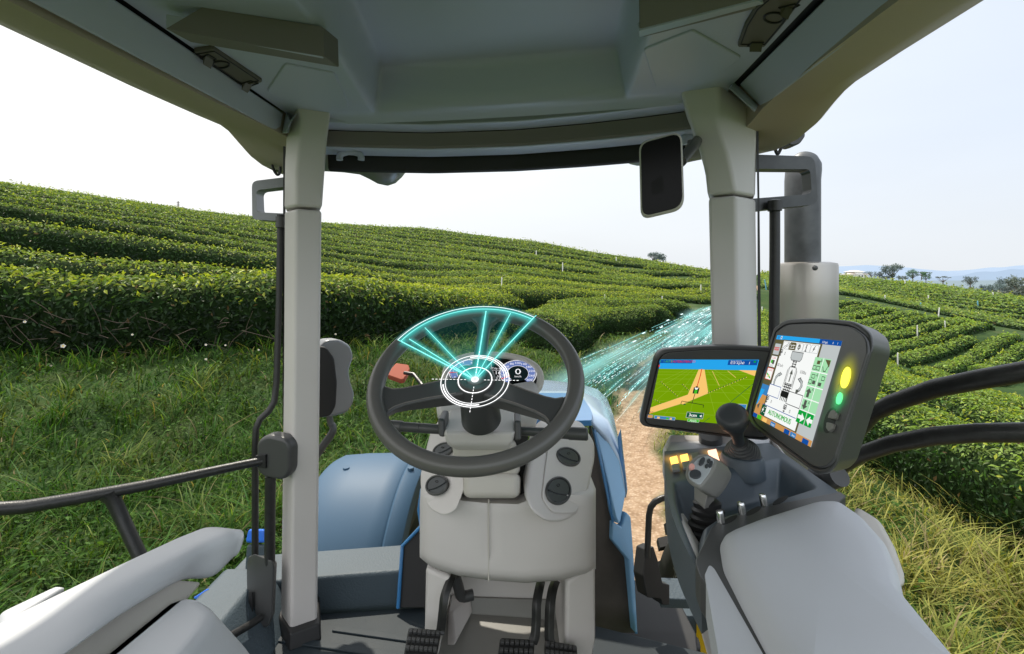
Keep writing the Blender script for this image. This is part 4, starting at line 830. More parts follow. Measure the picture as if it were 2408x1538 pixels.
sh = Sheet(P(1562,1345,2.33), P(1578,1345,2.33), P(1574,1398,2.33), P(1558,1398,2.33), Vector((-.3,-1,0)).normalized(), .45)
vs, fs, x0, x1, y0, y1 = text_mesh('R42'); 
for s_, z_ in (('R42', -1.40), ('710', -1.68)):
    vs, fs, x0, x1, y0, y1 = text_mesh(s_); o_ = W(.774, 2.08+.26, z_); mk('tyre_lettering', [o_+Vector((-.003, -.10*y, .10*(x-x0)-.08)) for x, y in vs], fs, M['grey'], wr, smooth=False, recalc=False)
pod = slab('mirror_pod', rnd([(752,815),(768,800),(800,798),(824,812),(833,838),(821,872),(826,900),(835,926),(832,950),(818,970),(788,979),(752,984)], 9), Plane((753,815,1.70),(830,815,1.78),(753,980,1.70)), .07, M['silver'], T, bevel=.022, seg=5)
slab('pod_face', rnd([(740,814),(768,817),(786,842),(793,900),(790,955),(778,978),(740,986)], 9), Plane((753,815,1.68),(830,815,1.73),(753,980,1.68)), .03, M['dark'], pod, h=.001, bevel=.006)
mk('pod_arm', *tube_g(catmull([P(774,975,1.74),P(778,996,1.74),P(783,1003,1.74),P(781,1018,1.73),P(757,1052,1.70),P(735,1085,1.68)], 4), .017, 10, flat=.6), M['grey'], T)
lampb = slab('indicator_lamp', rnd([(931,853),(961,857),(964,868),(952,890),(944,893),(913,882),(911,876)], 3), Plane((931,853,1.80),(964,866,1.78),(944,893,1.72)), .02, M['orange'], T, bevel=.004)
tube('lamp_stalk', [P(951,877,1.74), P(972,880,1.72), P(986,897,1.69), P(998,913,1.66), P(1024,921,1.6)], .0065, M['black'], lampb, n=10)
# --- hood
HOOD = loft('hood', [st((1140,925,3.3),(1170,900,3.3),(1280,893,3.3),(1360,902,3.25),(1405,915,3.2),(1428,938,3.15),(1439,985,3.1),(1442,1040,3.1)),
  st((1120,930,2.6),(1150,922,2.6),(1270,920,2.6),(1364,921,2.55),(1412,940,2.5),(1442,975,2.45),(1453,1040,2.4),(1456,1110,2.4)),
  st((1090,960,2.15),(1120,950,2.15),(1270,950,2.1),(1388,958,2.05),(1430,985,2.02),(1454,1030,2.0),(1464,1090,1.98),(1470,1150,1.98)),
  st((1060,1000,1.85),(1090,985,1.85),(1270,984,1.84),(1392,990,1.82),(1430,1030,1.80),(1455,1080,1.80),(1467,1130,1.79),(1473,1170,1.79))], M['paleblue'], T, closed=False, smooth=True, ang=40)
HOOD.modifiers.new('th','SOLIDIFY').thickness = .015
slab('hood_grille', rnd([(1180,924),(1363,924),(1392,966),(1392,988),(1356,989),(1180,985)], [2,12,10,4,4,2]), Plane((1270,922,2.55),(1363,923,2.5),(1354,988,1.80)), .02, M['blue'], HOOD, h=.004, bevel=.006)
mk('hood_flap', *prism_g([P(*q) for q in [(1396,1004,1.82),(1430,1035,1.80),(1458,1085,1.79),(1472,1160,1.77),(1461,1226,1.70),(1456,1234,1.69),(1450,1214,1.69),(1420,1090,1.76)]], Vector((-.02,.03,-.005))), M['flap'], HOOD, bevel=.006)
mk('flap_edge', *prism_g([P(*q) for q in [(1458,1012,1.86),(1466,1090,1.84),(1473,1160,1.80),(1473,1168,1.80),(1462,1162,1.80),(1452,1030,1.86)]], Vector((.01,.03,0))), M['blue'], HOOD, bevel=.003)
mk('side_panel', *prism_g([P(*q) for q in [(1441,1226,1.70),(1462,1240,1.69),(1474,1205,1.71),(1484,1216,1.70),(1491,1313,1.66),(1500,1489,1.60),(1494,1489,1.59),(1478,1318,1.65),(1438,1268,1.69)]], Vector((-.01,.03,-.005))), M['flap'], HOOD, bevel=.005)
mk('engine_bulkhead', *prism_g([P(*q) for q in [(1390,1000,1.78),(1442,1226,1.72),(1440,1268,1.71),(1480,1320,1.68),(1496,1489,1.62),(1380,1489,1.62)]], Vector((0,.05,0))), mat('mottled_brown_panel', (.055,.048,.042), .6, var=.5, vscale=18), HOOD, bevel=.003)  # dark brown bulkhead with random mottling
tube('panel_edge', [P(*q) for q in [(1398,1011,1.77),(1441,1226,1.705),(1439,1268,1.70),(1480,1318,1.665),(1496,1489,1.605)]], .0045, M['blue'], HOOD, n=8)
mk('side_panel', *prism_g([P(*q) for q in [(990,1238,1.66),(948,1284,1.66),(936,1430,1.60),(1010,1430,1.60),(1010,1238,1.66)]], Vector((0,.04,0))), M['dark'], HOOD, bevel=.003)
tube('panel_edge', [P(*q) for q in [(992,1150,1.68),(985,1200,1.67),(990,1238,1.655),(946,1284,1.655),(936,1430,1.595)]], .006, M['blue'], HOOD, n=8)
# --- exhaust
ex = tube('exhaust_muffler', [P(1896.5,1160,2.1), P(1896.5,1120,2.1), P(1896.5,700,2.1), P(1896.5,626,2.1), P(1896.5,620,2.1), P(1896.5,617,2.1)], [.10,.114,.116,.116,.113,.09], M['steel'], T, n=48)
tube('exhaust_pipe', [P(1887,640,2.1), P(1887,500,2.1), P(1887,425,2.1), P(1889,400,2.105), P(1893,384,2.11), P(1897,374,2.115), P(1899,369,2.12)], [.0685,.0685,.0685,.069,.064,.048,.02], M['pipe'], ex, n=36)
b = P(1917,630,1.99); mk('muffler_bolt', *loft_g([[b+Vector((math.cos(t)*r, -d, math.sin(t)*r)) for t in np.linspace(0,6.28,20)[:-1]] for r, d in ((.0115,-.03),(.0115,.0),(.008,.006),(.002,.008))]), M['grey'], ex)
# --- lower right: grab handle, black step box, axle
tube('grab_handle', [P(1575,1168,1.5), P(1556,1172,1.5), P(1540,1180,1.5), P(1530,1193,1.5), P(1526,1212,1.5), P(1524,1260,1.49), P(1522,1310,1.48)], .0095, M['black'], T, n=12)
sb = slab('step_box', rnd([(1519,1293),(1537,1285),(1548,1320),(1558,1371),(1575,1375),(1575,1423),(1558,1423),(1554,1409),(1522,1405),(1512,1354)], 3), Plane((1519,1293,1.50),(1548,1320,1.50),(1522,1405,1.46)), .06, M['rubber'], T, bevel=.006)
mk('step_tread', *box_g(P(1585,1394,1.60), (.055,0,-.002), (0,.04,.01), (0,-.004,.018)), M['teal'], T, bevel=.004)
mk('axle', *prism_g([P(*q) for q in [(1480,1452,1.98),(1560,1458,1.98),(1580,1449,1.95),(1640,1448,1.95),(1640,1495,1.95),(1480,1484,1.98)]], Vector((0,.12,-.02))), M['teal'], T, bevel=.01)
mk('axle_rod', *tube_g([P(1480,1500,1.85), P(1560,1510,1.85), P(1640,1520,1.85)], .03, 12), M['black'], T)
mk('belly_frame', *prism_g([P(*q) for q in [(1400,1478,1.75),(1640,1490,1.72),(1650,1600,1.6),(1400,1600,1.6)]], Vector((0,.3,0))), M['dark'], T, bevel=.01)
# --- right door rails
tube('door_rail', [P(1990,1040,1.22), P(2052,972,1.18), P(2100,947,1.12), P(2200,913,1.03), P(2300,893,.96), P(2420,872,.90), P(2700,850,.80)], [.019]*7, M['black'], T, n=16)
tube('door_rail', [P(1970,1100,1.20), P(2025,1068,1.14), P(2100,1043,1.06), P(2200,1025,.99), P(2300,1018,.94), P(2420,1017,.88), P(2700,1025,.80)], [.018]*7, M['black'], T, n=16)
# ------------------------------------------------------------------ dashboard pedestal
def pedestal():
    Lx = lambda py: interp(py, [1150,1183,1316,1345,1375], [989,987,987,992,1010]); Rx = lambda py: interp(py, [1073,1150,1340,1375], [1401,1401,1401,1388])
    us = np.concatenate([[0,.006,.02,.05,.1], np.linspace(.16,.84,18), [.9,.95,.98,.994,1]]); rows = []
    for t in np.concatenate([[0,.01,.03,.07], np.linspace(.13,.85,10), [.92,.96,.985,1]]):
        row = []
        for u in us:
            top = interp(u, [0,.16,.24,.39,.41,.59,.62,1], [1150,1150,1164,1170,1170,1172,1150,1150])
            bot = interp(u, [0,.06,.20,.39,.60,.80,.95,1], [1310,1334,1354,1365,1371,1365,1349,1338]); py = lerp(top, bot, t)
            px = lerp(Lx(py), Rx(py), u); e = abs(2*u-1); Y = 1.105+.045*e**3+.06*max(0,(e-.93)/.07)**2+.05*max(0,(.10-t)/.10)**2+.045*max(0,(t-.93)/.07)**2
            if abs(px-1149) < 4: Y += .006
            row.append(P(px, py, Y))
        rows.append(row)
    o = solid_front('dashboard_pedestal', rows, (0,.30,0), M['white'], T, smooth=True, ang=60)
    tube('panel_seam', [P(1149,y,1.1065) for y in np.linspace(1174,1366,12)], .0016, M['beige'], o, n=6)
    return o
PED = pedestal()
def wing(out, pl, r):
    return slab('vent_panel', rnd(out, r, 6), pl, .16, M['white'], PED, bevel=.016, seg=5, vec=Vector((0,.16,-.01)))
plL = Plane((1040,1214,1.085),(1017,1018,1.26),(1090,1160,1.075)); plR = Plane((1330,1232,1.08),(1330,1025,1.25),(1250,1160,1.075))
wing([(1012,1016),(1082,1012),(1092,1150),(1072,1203),(1042,1217),(1004,1196),(988,1152),(988,1118),(1004,1046)], plL, [8,6,10,16,14,20,14,10,12])
wing([(1258,1040),(1280,1018),(1380,1018),(1400,1042),(1401,1085),(1386,1160),(1371,1205),(1330,1233),(1286,1234),(1248,1208),(1231,1165),(1243,1090)], plR, [12,12,18,14,14,14,22,18,18,18,14,14])
slab('vent_trim', rnd([(1293,1022),(1376,1026),(1392,1045),(1394,1085),(1378,1160),(1355,1207),(1300,1206),(1275,1170),(1285,1085)], 14), plR, .004, M['white'], PED, h=.005, bevel=.004)
def vent(cx, cy, rx, ry, rot, pl):
    def E(k, t): 
        x, y = math.cos(t)*rx*k, math.sin(t)*ry*k; c, s = math.cos(rot), math.sin(rot); return (cx+x*c-y*s, cy+x*s+y*c)
    ts = np.linspace(0, 2*math.pi, 41)[:-1]; hb = .006
    b = slab('air_vent', [E(1,t) for t in ts], pl, .02, M['dark'], PED, h=hb, bevel=.0)
    tube('vent_ring', [pl.at(*E(1.0,t), hb+.001) for t in ts], .0030, M['grey'], b, closed=True, n=8)
    for y0, y1, hh in ((-.88,.05,.007),(.18,.86,.004)):     # two half-moon louvres, the lower one set deeper
        pts = []
        for t in ts:
            x, y = math.cos(t)*.90, math.sin(t)*.90
            if y0 <= y <= y1: pts.append((x,y))
        for yy in (y0, y1): 
            q = math.sqrt(max(0,.81-yy*yy)); pts += [(-q,yy),(q,yy)]
        if y1 < .5: pts += [(x, y1+.16*(1-(x/.9)**2)) for x in np.linspace(-.8,.8,9)]
        cxm = sum(p[0] for p in pts)/len(pts); cym = sum(p[1] for p in pts)/len(pts); pts = sorted(set(pts), key=lambda p: math.atan2(p[1]-cym, p[0]-cxm))
        c, s = math.cos(rot), math.sin(rot); o2 = [(cx+x*rx*c-y*ry*s, cy+x*rx*s+y*ry*c) for x, y in pts]
        slab('louvre', o2, pl, .006, M['knob'], b, h=hb+hh, bevel=.0012)
    d = [pl.at(cx+math.cos(t)*rx*.12-rx*.0*s, cy-ry*.42+math.sin(t)*ry*.10, hb+.0075) for t in ts]; tube('louvre_dimple', d, .0008, M['dark'], b, closed=True, n=5)
vent(1041,1058,23,14,-.42,plL); vent(1027,1141,25,21,-.45,plL); vent(1337,1074,27,19,.40,plR); vent(1313,1154,28,31,.25,plR)
# --- steering column
loft('column_shroud', [st((1093,1050,1.06),(1218,1050,1.06),(1222,1050,1.20),(1085,1050,1.20)), st((1091,1118,1.05),(1221,1118,1.05),(1224,1118,1.20),(1085,1118,1.20))], M['beige'], PED, bevel=.014, seg=4)
loft('column_shroud', [st((1090,1113,1.045),(1222,1113,1.045),(1226,1113,1.20),(1085,1113,1.20)), st((1093,1172,1.035),(1220,1172,1.035),(1226,1168,1.20),(1085,1168,1.20))], M['beige'], PED, bevel=.014, seg=4)
mk('column_gap', *box_g(P(1157,1120,1.22), (.088,0,0), (0,.05,0), (0,0,.12)), M['dark'], PED)
loft('column_shroud', [st((1064,1036,1.045),(1206,1036,1.045),(1212,1030,1.22),(1060,1030,1.22)), st((1072,1092,1.06),(1222,1092,1.06),(1226,1086,1.22),(1066,1086,1.22))], M['beige'], PED, bevel=.012, seg=4)
COLB = loft('column_head', [st((1057,962,1.17),(1206,962,1.17),(1209,966,1.24),(1054,966,1.24)), st((1042,1016,1.01),(1212,1016,1.01),(1212,1000,1.22),(1044,1000,1.22)), st((1052,1046,1.01),(1204,1046,1.01),(1206,1040,1.22),(1052,1040,1.22)), st((1072,1058,1.03),(1192,1058,1.03),(1196,1050,1.22),(1066,1050,1.22))], M['white'], PED, bevel=.020, seg=5, ang=20)
def stalk(a, b, rs, blk):
    o = tube('stalk', [P(*lerp3(a,b,t)) for t in (0,.02,.24,.25,.27,.58,.585,.59,1)], rs, M['grey'], PED, n=18)
    mk('stalk_mount', *prism_g([P(*q) for q in blk], Vector((0,.07,0))), M['grey'], o, bevel=.005)
def lerp3(a, b, t): return tuple(lerp(x, y, t) for x, y in zip(a, b))
stalk((914,1001,1.08),(1040,1010,1.06),[.010,.0125,.0125,.0115,.0105,.0105,.0095,.0105,.0105],[(1029,984,1.03),(1046,986,1.03),(1046,1030,1.02),(1031,1027,1.02)])
stalk((1383,1021,1.03),(1208,1013,1.06),[.011,.0135,.0135,.0135,.0125,.0105,.0095,.0095,.0095],[(1209,989,1.02),(1225,990,1.02),(1226,1036,1.01),(1210,1038,1.01)])
# --- instrument cluster
plF = Plane((1160,838,1.36),(1060,915,1.26),(1262,890,1.29))
def sup(cx, cy, rx, ry, rot, n=56, e=.86): 
    out = []
    for t in np.linspace(0, 2*math.pi, n+1)[:-1]:
        c, s = math.cos(t), math.sin(t); x = rx*np.sign(c)*abs(c)**e; y = ry*np.sign(s)*abs(s)**e; out.append((cx+x*math.cos(rot)-y*math.sin(rot), cy+x*math.sin(rot)+y*math.cos(rot)))
    return out
CLU = slab('instrument_cluster', sup(1159,888,117,57,.04), plF, .09, M['beige'], T, bevel=.012, seg=4, vec=Vector((0,.09,-.015)))
tube('cluster_hood', [plF.at(x,y,.006) for x, y in sup(1159,888,112,53,.04)], .0095, M['beige'], CLU, closed=True, n=12)
slab('cluster_glass', sup(1158,888,107,49,.04), plF, .004, M['gauge'], CLU, h=.004, bevel=0)
tl, tr, br, bl = [plF.at(x,y,.0052) for x, y in ((1050,842),(1270,846),(1270,934),(1050,930))]
S = Sheet(tl, tr, br, bl, plF.n, (tr-tl).length/(bl-tl).length)
def gauge(u, v, marks, a0, a1, needle, r=.36):
    S.circ(u, v, r*1.04, E_['gwhite'], 40, r0=r*1.0); S.circ(u, v, r*.97, E_['gblue'], 40, a0, a1, r0=r*.58); S.circ(u, v, r*.60, E_['gwhite'], 40, a0, a1, r0=r*.575); S.circ(u, v, r*.57, E_['gdark'], 30)
    for i, m_ in enumerate(marks):
        a = math.radians(lerp(a0, a1, (i+.5)/len(marks))); S.text(m_, u+math.cos(a)*r*.79/S.asp, v-math.sin(a)*r*.79+.025, .055, E_['gwhite'], .5, 1.1)
    for i in range(41):
        a = math.radians(lerp(a0, a1, i/40)); S.path([(u+math.cos(a)*r*.92/S.asp, v-math.sin(a)*r*.92),(u+math.cos(a)*r*.97/S.asp, v-math.sin(a)*r*.97)], E_['gwhite'], .008)
    a = math.radians(needle); S.path([(u+math.cos(a)*r*.55/S.asp, v-math.sin(a)*r*.55),(u+math.cos(a)*r*1.02/S.asp, v-math.sin(a)*r*1.02)], E_['red'], .022)
gauge(.223,.40,['0','1','2','3','4','5','6','7'], 225, -45, 185); gauge(.765,.42,['0','20','40','60','80','100','140','180','220','260','300'], 230, -50, 208)
S.text('0', .765, .47, .16, E_['gwhite'], .5, 1.2); S.text('km/h', .765, .55, .05, E_['gwhite'], .5)
S.path([(.48,.16),(.48,.34)], E_['gwhite'], .008); S.text('Trip & Drive', .58, .34, .05, E_['gwhite'], .5); S.path([(.40,.37),(.64,.37)], E_['gwhite'], .007)
S.text('16', .555, .48, .09, E_['gwhite'], .5); S.text('km', .565, .545, .045, E_['gwhite'], .5); S.text('17', .56, .62, .075, E_['gwhite'], .5); S.text('17.2 km', .60, .735, .05, E_['gwhite'], .5)
S.text('P', .565, .80, .065, E_['gwhite'], .5); S.poly([(.583,.80),(.591,.74),(.599,.80),(.591,.815)], E_['btn']); S.box(.61,.755,.628,.80, E_['gwhite'], .012); S.circ(.652, .785, .042, E_['red'], 20); S.circ(.652, .785, .018, E_['gwhite'], 12)
S.obj('gauge_display', CLU)
plW = Plane((1041,896,1.24),(1251,900,1.25),(1170,985,1.17))
loft('cluster_body', [[plW.at(x,y) for x, y in q] for q in ([(1023,920),(1041,894),(1072,899),(1170,910),(1250,896),(1262,904),(1268,930)],[(1026,955),(1040,955),(1072,955),(1170,956),(1250,955),(1262,955),(1269,955)],[(1046,988),(1056,992),(1072,992),(1170,992),(1245,992),(1255,990),(1262,985)])], M['white'], CLU, closed=False, smooth=True, ang=60).modifiers.new('th','SOLIDIFY').thickness = .05
# --- pedals and footwell
mk('footwell', *prism_g(st((1000,1336,1.20),(1062,1360,1.17),(1055,1420,1.17),(1032,1538,1.15),(1010,1600,1.15),(996,1600,1.2)), Vector((0,.30,0))), M['white'], PED, bevel=.012)
mk('footwell', *prism_g(st((1330,1366,1.17),(1378,1348,1.17),(1401,1335,1.19),(1401,1500,1.19),(1385,1600,1.15),(1325,1600,1.15)), Vector((0,.30,0))), M['white'], PED, bevel=.012)
mk('footwell_back', *prism_g(st((1040,1340,1.40),(1350,1340,1.40),(1350,1418,1.38),(1040,1408,1.38)), Vector((0,.04,0))), M['white'], PED, bevel=.003)
mk('footwell_ramp', *prism_g(st((1040,1402,1.375),(1350,1412,1.375),(1352,1462,1.36),(1040,1440,1.36)), Vector((0,.03,-.01))), M['stick'], PED, bevel=.003)
mk('footwell_ramp', *prism_g(st((1030,1436,1.365),(1356,1458,1.365),(1370,1640,1.16),(1010,1640,1.16)), Vector((0,.03,-.03))), M['stick'], PED, bevel=.003)
loft('footwell_cheek', [st((1062,1440,1.34),(1108,1396,1.37),(1112,1440,1.36),(1070,1520,1.22)), st((1055,1440,1.35),(1060,1396,1.38),(1060,1440,1.38),(1050,1520,1.25))], M['white'], PED, bevel=.008)
def pedal(arm, pad, rw, holes, m=M['black']):
    pl = Plane((pad[0][0],pad[0][1],1.14),(pad[1][0],pad[1][1],1.14),(pad[3][0],pad[3][1],1.06)); b = slab('pedal', rnd(pad, [7,5,8,8]), pl, .016, m, T, bevel=.004)
    v, f = tube_g(catmull([P(*q) for q in arm], 5), rw, 4, flat=.55); mk('pedal_arm', v, f, m, b, bevel=.003)
    g = Geo(); (x0,y0),(x1,y1),(x2,y2),(x3,y3) = pad
    for r_ in range(3):
        for c in range(7):
            u = (c+.6)/7.2; w_ = (r_+.55)*holes; px = lerp(lerp(x0,x1,u), lerp(x3,x2,u), w_); py = lerp(lerp(y0,y1,u), lerp(y3,y2,u), w_); q = pl.at(px,py,.003); g.add(*box_g(q, pl.u*.0042, pl.w*.0042, pl.n*.004), M['grey'])
    pass
    g.obj('pedal_studs', b, bevel=.001); return b, pl
def _uw(s):
    s.u = Vector((1,0,0)); s.u = (s.u-s.n*s.u.dot(s.n)).normalized(); s.w = s.n.cross(s.u)
_old = Plane.__init__
def _new(s, a, b, c): _old(s, a, b, c); _uw(s)
Plane.__init__ = _new
b_, p_ = pedal([(1066,1345,1.22),(1060,1362,1.18),(1046,1400,1.15),(1041,1440,1.14),(1037,1476,1.14),(1034,1492,1.135)], [(961,1474),(1038,1480),(1024,1556),(947,1552)], [.0,.012,.013,.013,.013,.013][1]*1.0, .25)
slab('pedal_slot', rnd([(957,1517),(1020,1519),(1018,1536),(952,1534)], 4), p_, .002, M['dark'], b_, h=.001, bevel=0)
pedal([(1272,1368,1.24),(1268,1385,1.19),(1262,1420,1.16),(1261,1460,1.15),(1258,1495,1.14),(1252,1512,1.135)], [(1176,1498),(1258,1503),(1252,1580),(1166,1578)], .0125, .25)
pedal([(1306,1368,1.24),(1300,1385,1.19),(1294,1420,1.16),(1292,1460,1.15),(1292,1500,1.14),(1296,1515,1.135)], [(1282,1503),(1357,1516),(1362,1585),(1280,1582)], .0125, .25)
tube('pedal_pivot', [P(1070,1352,1.26),P(1078,1380,1.27),P(1086,1402,1.28),P(1112,1398,1.29)], .014, M['grey'], PED, smooth=4)
# --- steering wheel
WC = W(-.0701,.9554,-.1976); Wu = Vector((.99725,-.07407,0)); Wv = Vector((.06006,.80866,.5852)); Wn = Vector((-.04335,-.58359,.81089))
def wp(r, a, h=0): return WC+Wu*(r*math.cos(a))+Wv*(r*math.sin(a))+Wn*h
SW = tube('steering_wheel', [wp(.1940, a) for a in np.linspace(0, 2*math.pi, 129)[:-1]], .0162, M['wheelm'], T, closed=True, n=20)
for deg in (90.5, 199.5, -25.5):
    a = math.radians(deg); rd = Wu*math.cos(a)+Wv*math.sin(a); td = Wu*-math.sin(a)+Wv*math.cos(a); rings = []
    top = deg == 90.5
    for r, w_, h0, h1 in ((.030,.024,-.008,-.045),(.06,.0235,-.006,-.040),(.10,.0215,-.003,-.034),(.14,.022,-.001,-.026),(.160,.026,.0,-.020),(.172,.035,.002,-.016),(.182,.052,.004,-.012),(.193,.070,.003,-.008)):
        if top: w_ *= .62 if r < .165 else .8
        c = WC+rd*r; rings.append([c-td*w_+Wn*(h0-.004), c-td*w_*.8+Wn*h0, c+td*w_*.8+Wn*h0, c+td*w_+Wn*(h0-.004), c+td*w_*.8+Wn*h1, c-td*w_*.8+Wn*h1])
    sp = loft('spoke', rings, M['grey'], SW, bevel=.002, ang=25)
    if not top:
        for s in (-1, 1): tube('spoke_trim', [WC+rd*r+td*(w_*s*.84)+Wn*(h0+.0005) for r, w_, h0 in ((.045,.024,-.007),(.06,.0235,-.006),(.10,.0215,-.003),(.14,.022,-.001),(.160,.026,.0),(.172,.035,.002))], .0011, M['olive'], sp, n=5)
pr = [(.0005,.004),(.020,.004),(.0215,.002),(.0245,.002),(.026,.005),(.033,.004),(.0365,.0),(.038,-.008),(.038,-.045),(.0395,-.085),(.042,-.125)]
rg = [[wp(r, a, h) for r, h in pr] for a in np.linspace(0, 2*math.pi, 49)]; v, f = gridsurf(rg); mk('hub', v, f, M['grey'], SW, smooth=True, ang=35)
# --- monitors
def monitor(scr, face, Y, depth, vecback, front_r, label):
    """scr / face: photo corners tl tr br bl of the lit screen and of the bezel"""
    q = para(*scr, Y); n = (q[1]-q[0]).cross(q[3]-q[0]).normalized(); n = n if n.dot(Vector((0,0,EZ))-q[0]) > 0 else -n
    pl = Plane.__new__(Plane); pl.a = q[0]; pl.n = n; _uw(pl)
    b = slab('monitor', rnd(face, front_r, 7), pl, depth, M['grey'], T, h=-.004, bevel=.012, seg=5, vec=vecback); tag(b, label)
    cx = sum(p[0] for p in face)/len(face); cy = sum(p[1] for p in face)/len(face)
    ins = [(lerp(cx,x,.93), lerp(cy,y,.93)) for x, y in face]
    tube('bezel_groove', [pl.at(x,y,-.004) for x, y in rnd(ins, [r*.93 for r in front_r], 7)], .0022, M['dark'], b, closed=True, n=6)
    slab('bezel', rnd([(lerp(cx,x,.915), lerp(cy,y,.915)) for x, y in face], [r*.9 for r in front_r], 7), pl, .006, M['grey'], b, h=.0015, bevel=.002)
    return b, pl, q, n
# navigation screen
q0 = [(1555,845),(1786,845.5),(1747,1001),(1527,980)]
MON1, pl1, q, n = monitor(q0, [(1543,823),(1690,812),(1830,820),(1815,1040),(1700,1030),(1500,1003)], 1.27, .04, Vector((.01,.045,0)), [26,60,20,20,60,24], 'wide tilted screen showing the field map')
tl, tr, br, bl = [p+n*.0028 for p in q]; S = Sheet(tl, tr, br, bl, n, (tr-tl).length/(bl-tl).length)
S.rect(0,0,1,1,E_['field']); S.rect(0,0,1,.155,E_['sky'])
for i in range(9): S.path([(.46+(i-4)*.035,.155),(.46+(i-4)*.30,1)] if abs((i-4)*.30+.46-.5) <= .5 else [(.46+(i-4)*.035,.155),((0 if i < 4 else 1), .155+.845*((.46+(i-4)*.035) if i < 4 else (.54-(i-4)*.035))/abs((i-4)*.265))], E_['grid'], .004)
for v_ in (.19,.24,.31,.40,.52,.68,.88): S.path([(0,v_+.02),(1,v_-.02 if v_ > .22 else v_)], E_['grid'], .004)
S.poly([(.446,.156),(.507,.156),(.60,.53),(.39,.57)], E_['tan']); S.poly([(.39,.57),(.60,.53),(.43,.67),(.0,.94),(.0,.83)], E_['tan']); S.poly([(.84,.156),(1,.156),(1,.24)], E_['tan'])
S.path([(.476,.15),(.478,.25),(.470,.42)], E_['red'], .012); S.path([(.59,.18),(.69,.40)], E_['tan'], .006); S.path([(.74,.17),(.83,.27)], E_['tan'], .006)
S.path([(.73,.84),(1.0,.36)], E_['dgreen'], .007); S.path([(.62,1.0),(.67,.92)], E_['dgreen'], .006)
for a, b, n_ in (((.06,.38),(.27,.60),9),((.31,.41),(.38,.49),4),((.60,.52),(.92,.26),15),((.03,.68),(.12,.74),4)):
    for i in range(n_):
        t = i/(n_-1); u, v_ = lerp(a[0],b[0],t), lerp(a[1],b[1],t); S.poly([(u-.008,v_-.006),(u+.008,v_-.010),(u+.004,v_+.010)], E_['dgreen']); S.poly([(u+.006,v_-.008),(u+.016,v_-.004),(u+.008,v_+.008)], E_['tan'])
S.path([(.472,.53),(.462,.70)], E_['blk'], .010); S.path([(.345,.715),(.35,.675),(.585,.715),(.588,.755)], E_['blk'], .009); S.poly([(.34,.725),(.39,.71),(.40,.735)], E_['dgreen']); S.poly([(.345,.71),(.42,.69),(.36,.73)], E_['tan'])
S.rect(.445,.44,.462,.54,E_['blk']); S.rect(.488,.44,.505,.54,E_['blk']); S.rect(.460,.47,.490,.54,E_['lgreen']); S.rect(.458,.44,.492,.475,E_['white']); S.rect(.452,.465,.465,.475,E_['blk']); S.rect(.485,.465,.498,.475,E_['blk']); S.rect(.463,.42,.487,.445,E_['blk'])
S.rect(0,0,.37,.055,E_['navy']); S.rect(.73,0,1,.075,E_['navy'])
for u, t, c in ((.005,'0','lgreen'),(.055,'1 AUTO','lgreen'),(.135,'2 AUTO','red'),(.215,'3 AUTO','red'),(.295,'4 AUTO','red')): S.text(t, u, .042, .036, E_[c], 0, .9)
S.text('0.0 kph', .755, .060, .038, E_['white'], 0, 1.1); S.text('0', .875, .060, .038, E_['white'], .5); S.text('1', .93, .060, .038, E_['white'], .5); S.rect(.965,.01,.985,.035,E_['btn']); S.rect(.003,.085,.018,.12,E_['red'])
S.text('Speed  Area ha', .755, .020, .016, E_['white'], 0, 1.1)
S.rect(.435,.845,.61,.935,E_['dgreen'],E_['gray'],.006); S.text('3cm', .50, .912, .05, E_['white'], .5, 1.1); S.text('3cm', .503, .912, .05, E_['white'], .5, 1.1); S.poly([(.595,.87),(.595,.915),(.572,.892)], E_['white'])
S.rect(.46,.955,.58,1.0,E_['lgreen'],E_['gray'],.005); S.text('Apply', .52, .992, .034, E_['white'], .5); S.text('10 m', .012, .90, .026, E_['blk']); S.rect(.01,.905,.05,.912,E_['red'])
S.rect(.08,.952,.32,1.0,E_['mblue'],E_['gray'],.005); S.rect(.115,.965,.145,.995,E_['tan']); S.rect(.22,.965,.25,.995,E_['lgreen']); S.rect(.262,.965,.285,.995,E_['tan']); S.rect(0,.945,.06,1,E_['brown'],E_['mblue'],.005); S.rect(.92,.66,1,.76,E_['mblue'],E_['gray'],.006); S.text('A', .96, .735, .05, E_['white'], .5); S.rect(.90,.95,1,1,E_['mblue'])
S.obj('screen', MON1)
# terminal screen
q0 = [(1831,789),(1985,803),(1911,1053),(1774,979)]
MON2, pl2, q, n = monitor(q0, [(1819,770),(1845,750),(1930,746),(2012,755),(2048,782),(2052,818),(1966,1095),(1945,1116),(1916,1116),(1768,1005),(1757,980),(1762,955)], .98, .075, Vector((.088,.075,-.020)), [6,18,60,18,16,12,14,12,16,20,12,8], 'upright terminal screen with the implement page and two lit lamps')
tl, tr, br, bl = [p+n*.0028 for p in q]; S = Sheet(tl, tr, br, bl, n, (tr-tl).length/(bl-tl).length)
EE = E_
S.rect(0,0,1,1,EE['gray']); S.rect(0,0,1,.05,EE['sky']); S.rect(.72,0,1,.05,EE['navy']); S.text('0.0 kph', .76, .04, .024, EE['white']); S.text('0', .895, .04, .024, EE['white']); S.text('1', .955, .04, .024, EE['white'])
S.circ(.045,.026,.020,EE['mblue'],16); S.circ(.10,.026,.020,EE['white'],16); S.rect(.092,.017,.108,.036,EE['navy'])
S.rect(0,.05,.17,.60,EE['olive']); S.rect(0,.60,.17,.72,EE['mblue']); S.rect(0,.72,.20,.96,EE['brown']); S.poly([(.0,.66),(.08,.66),(.02,.84),(0,.86)], EE['sky']); S.poly([(.02,.86),(.07,.82),(.06,.90)], EE['dgray'])
S.rect(0,.945,1,1,EE['brown']); 
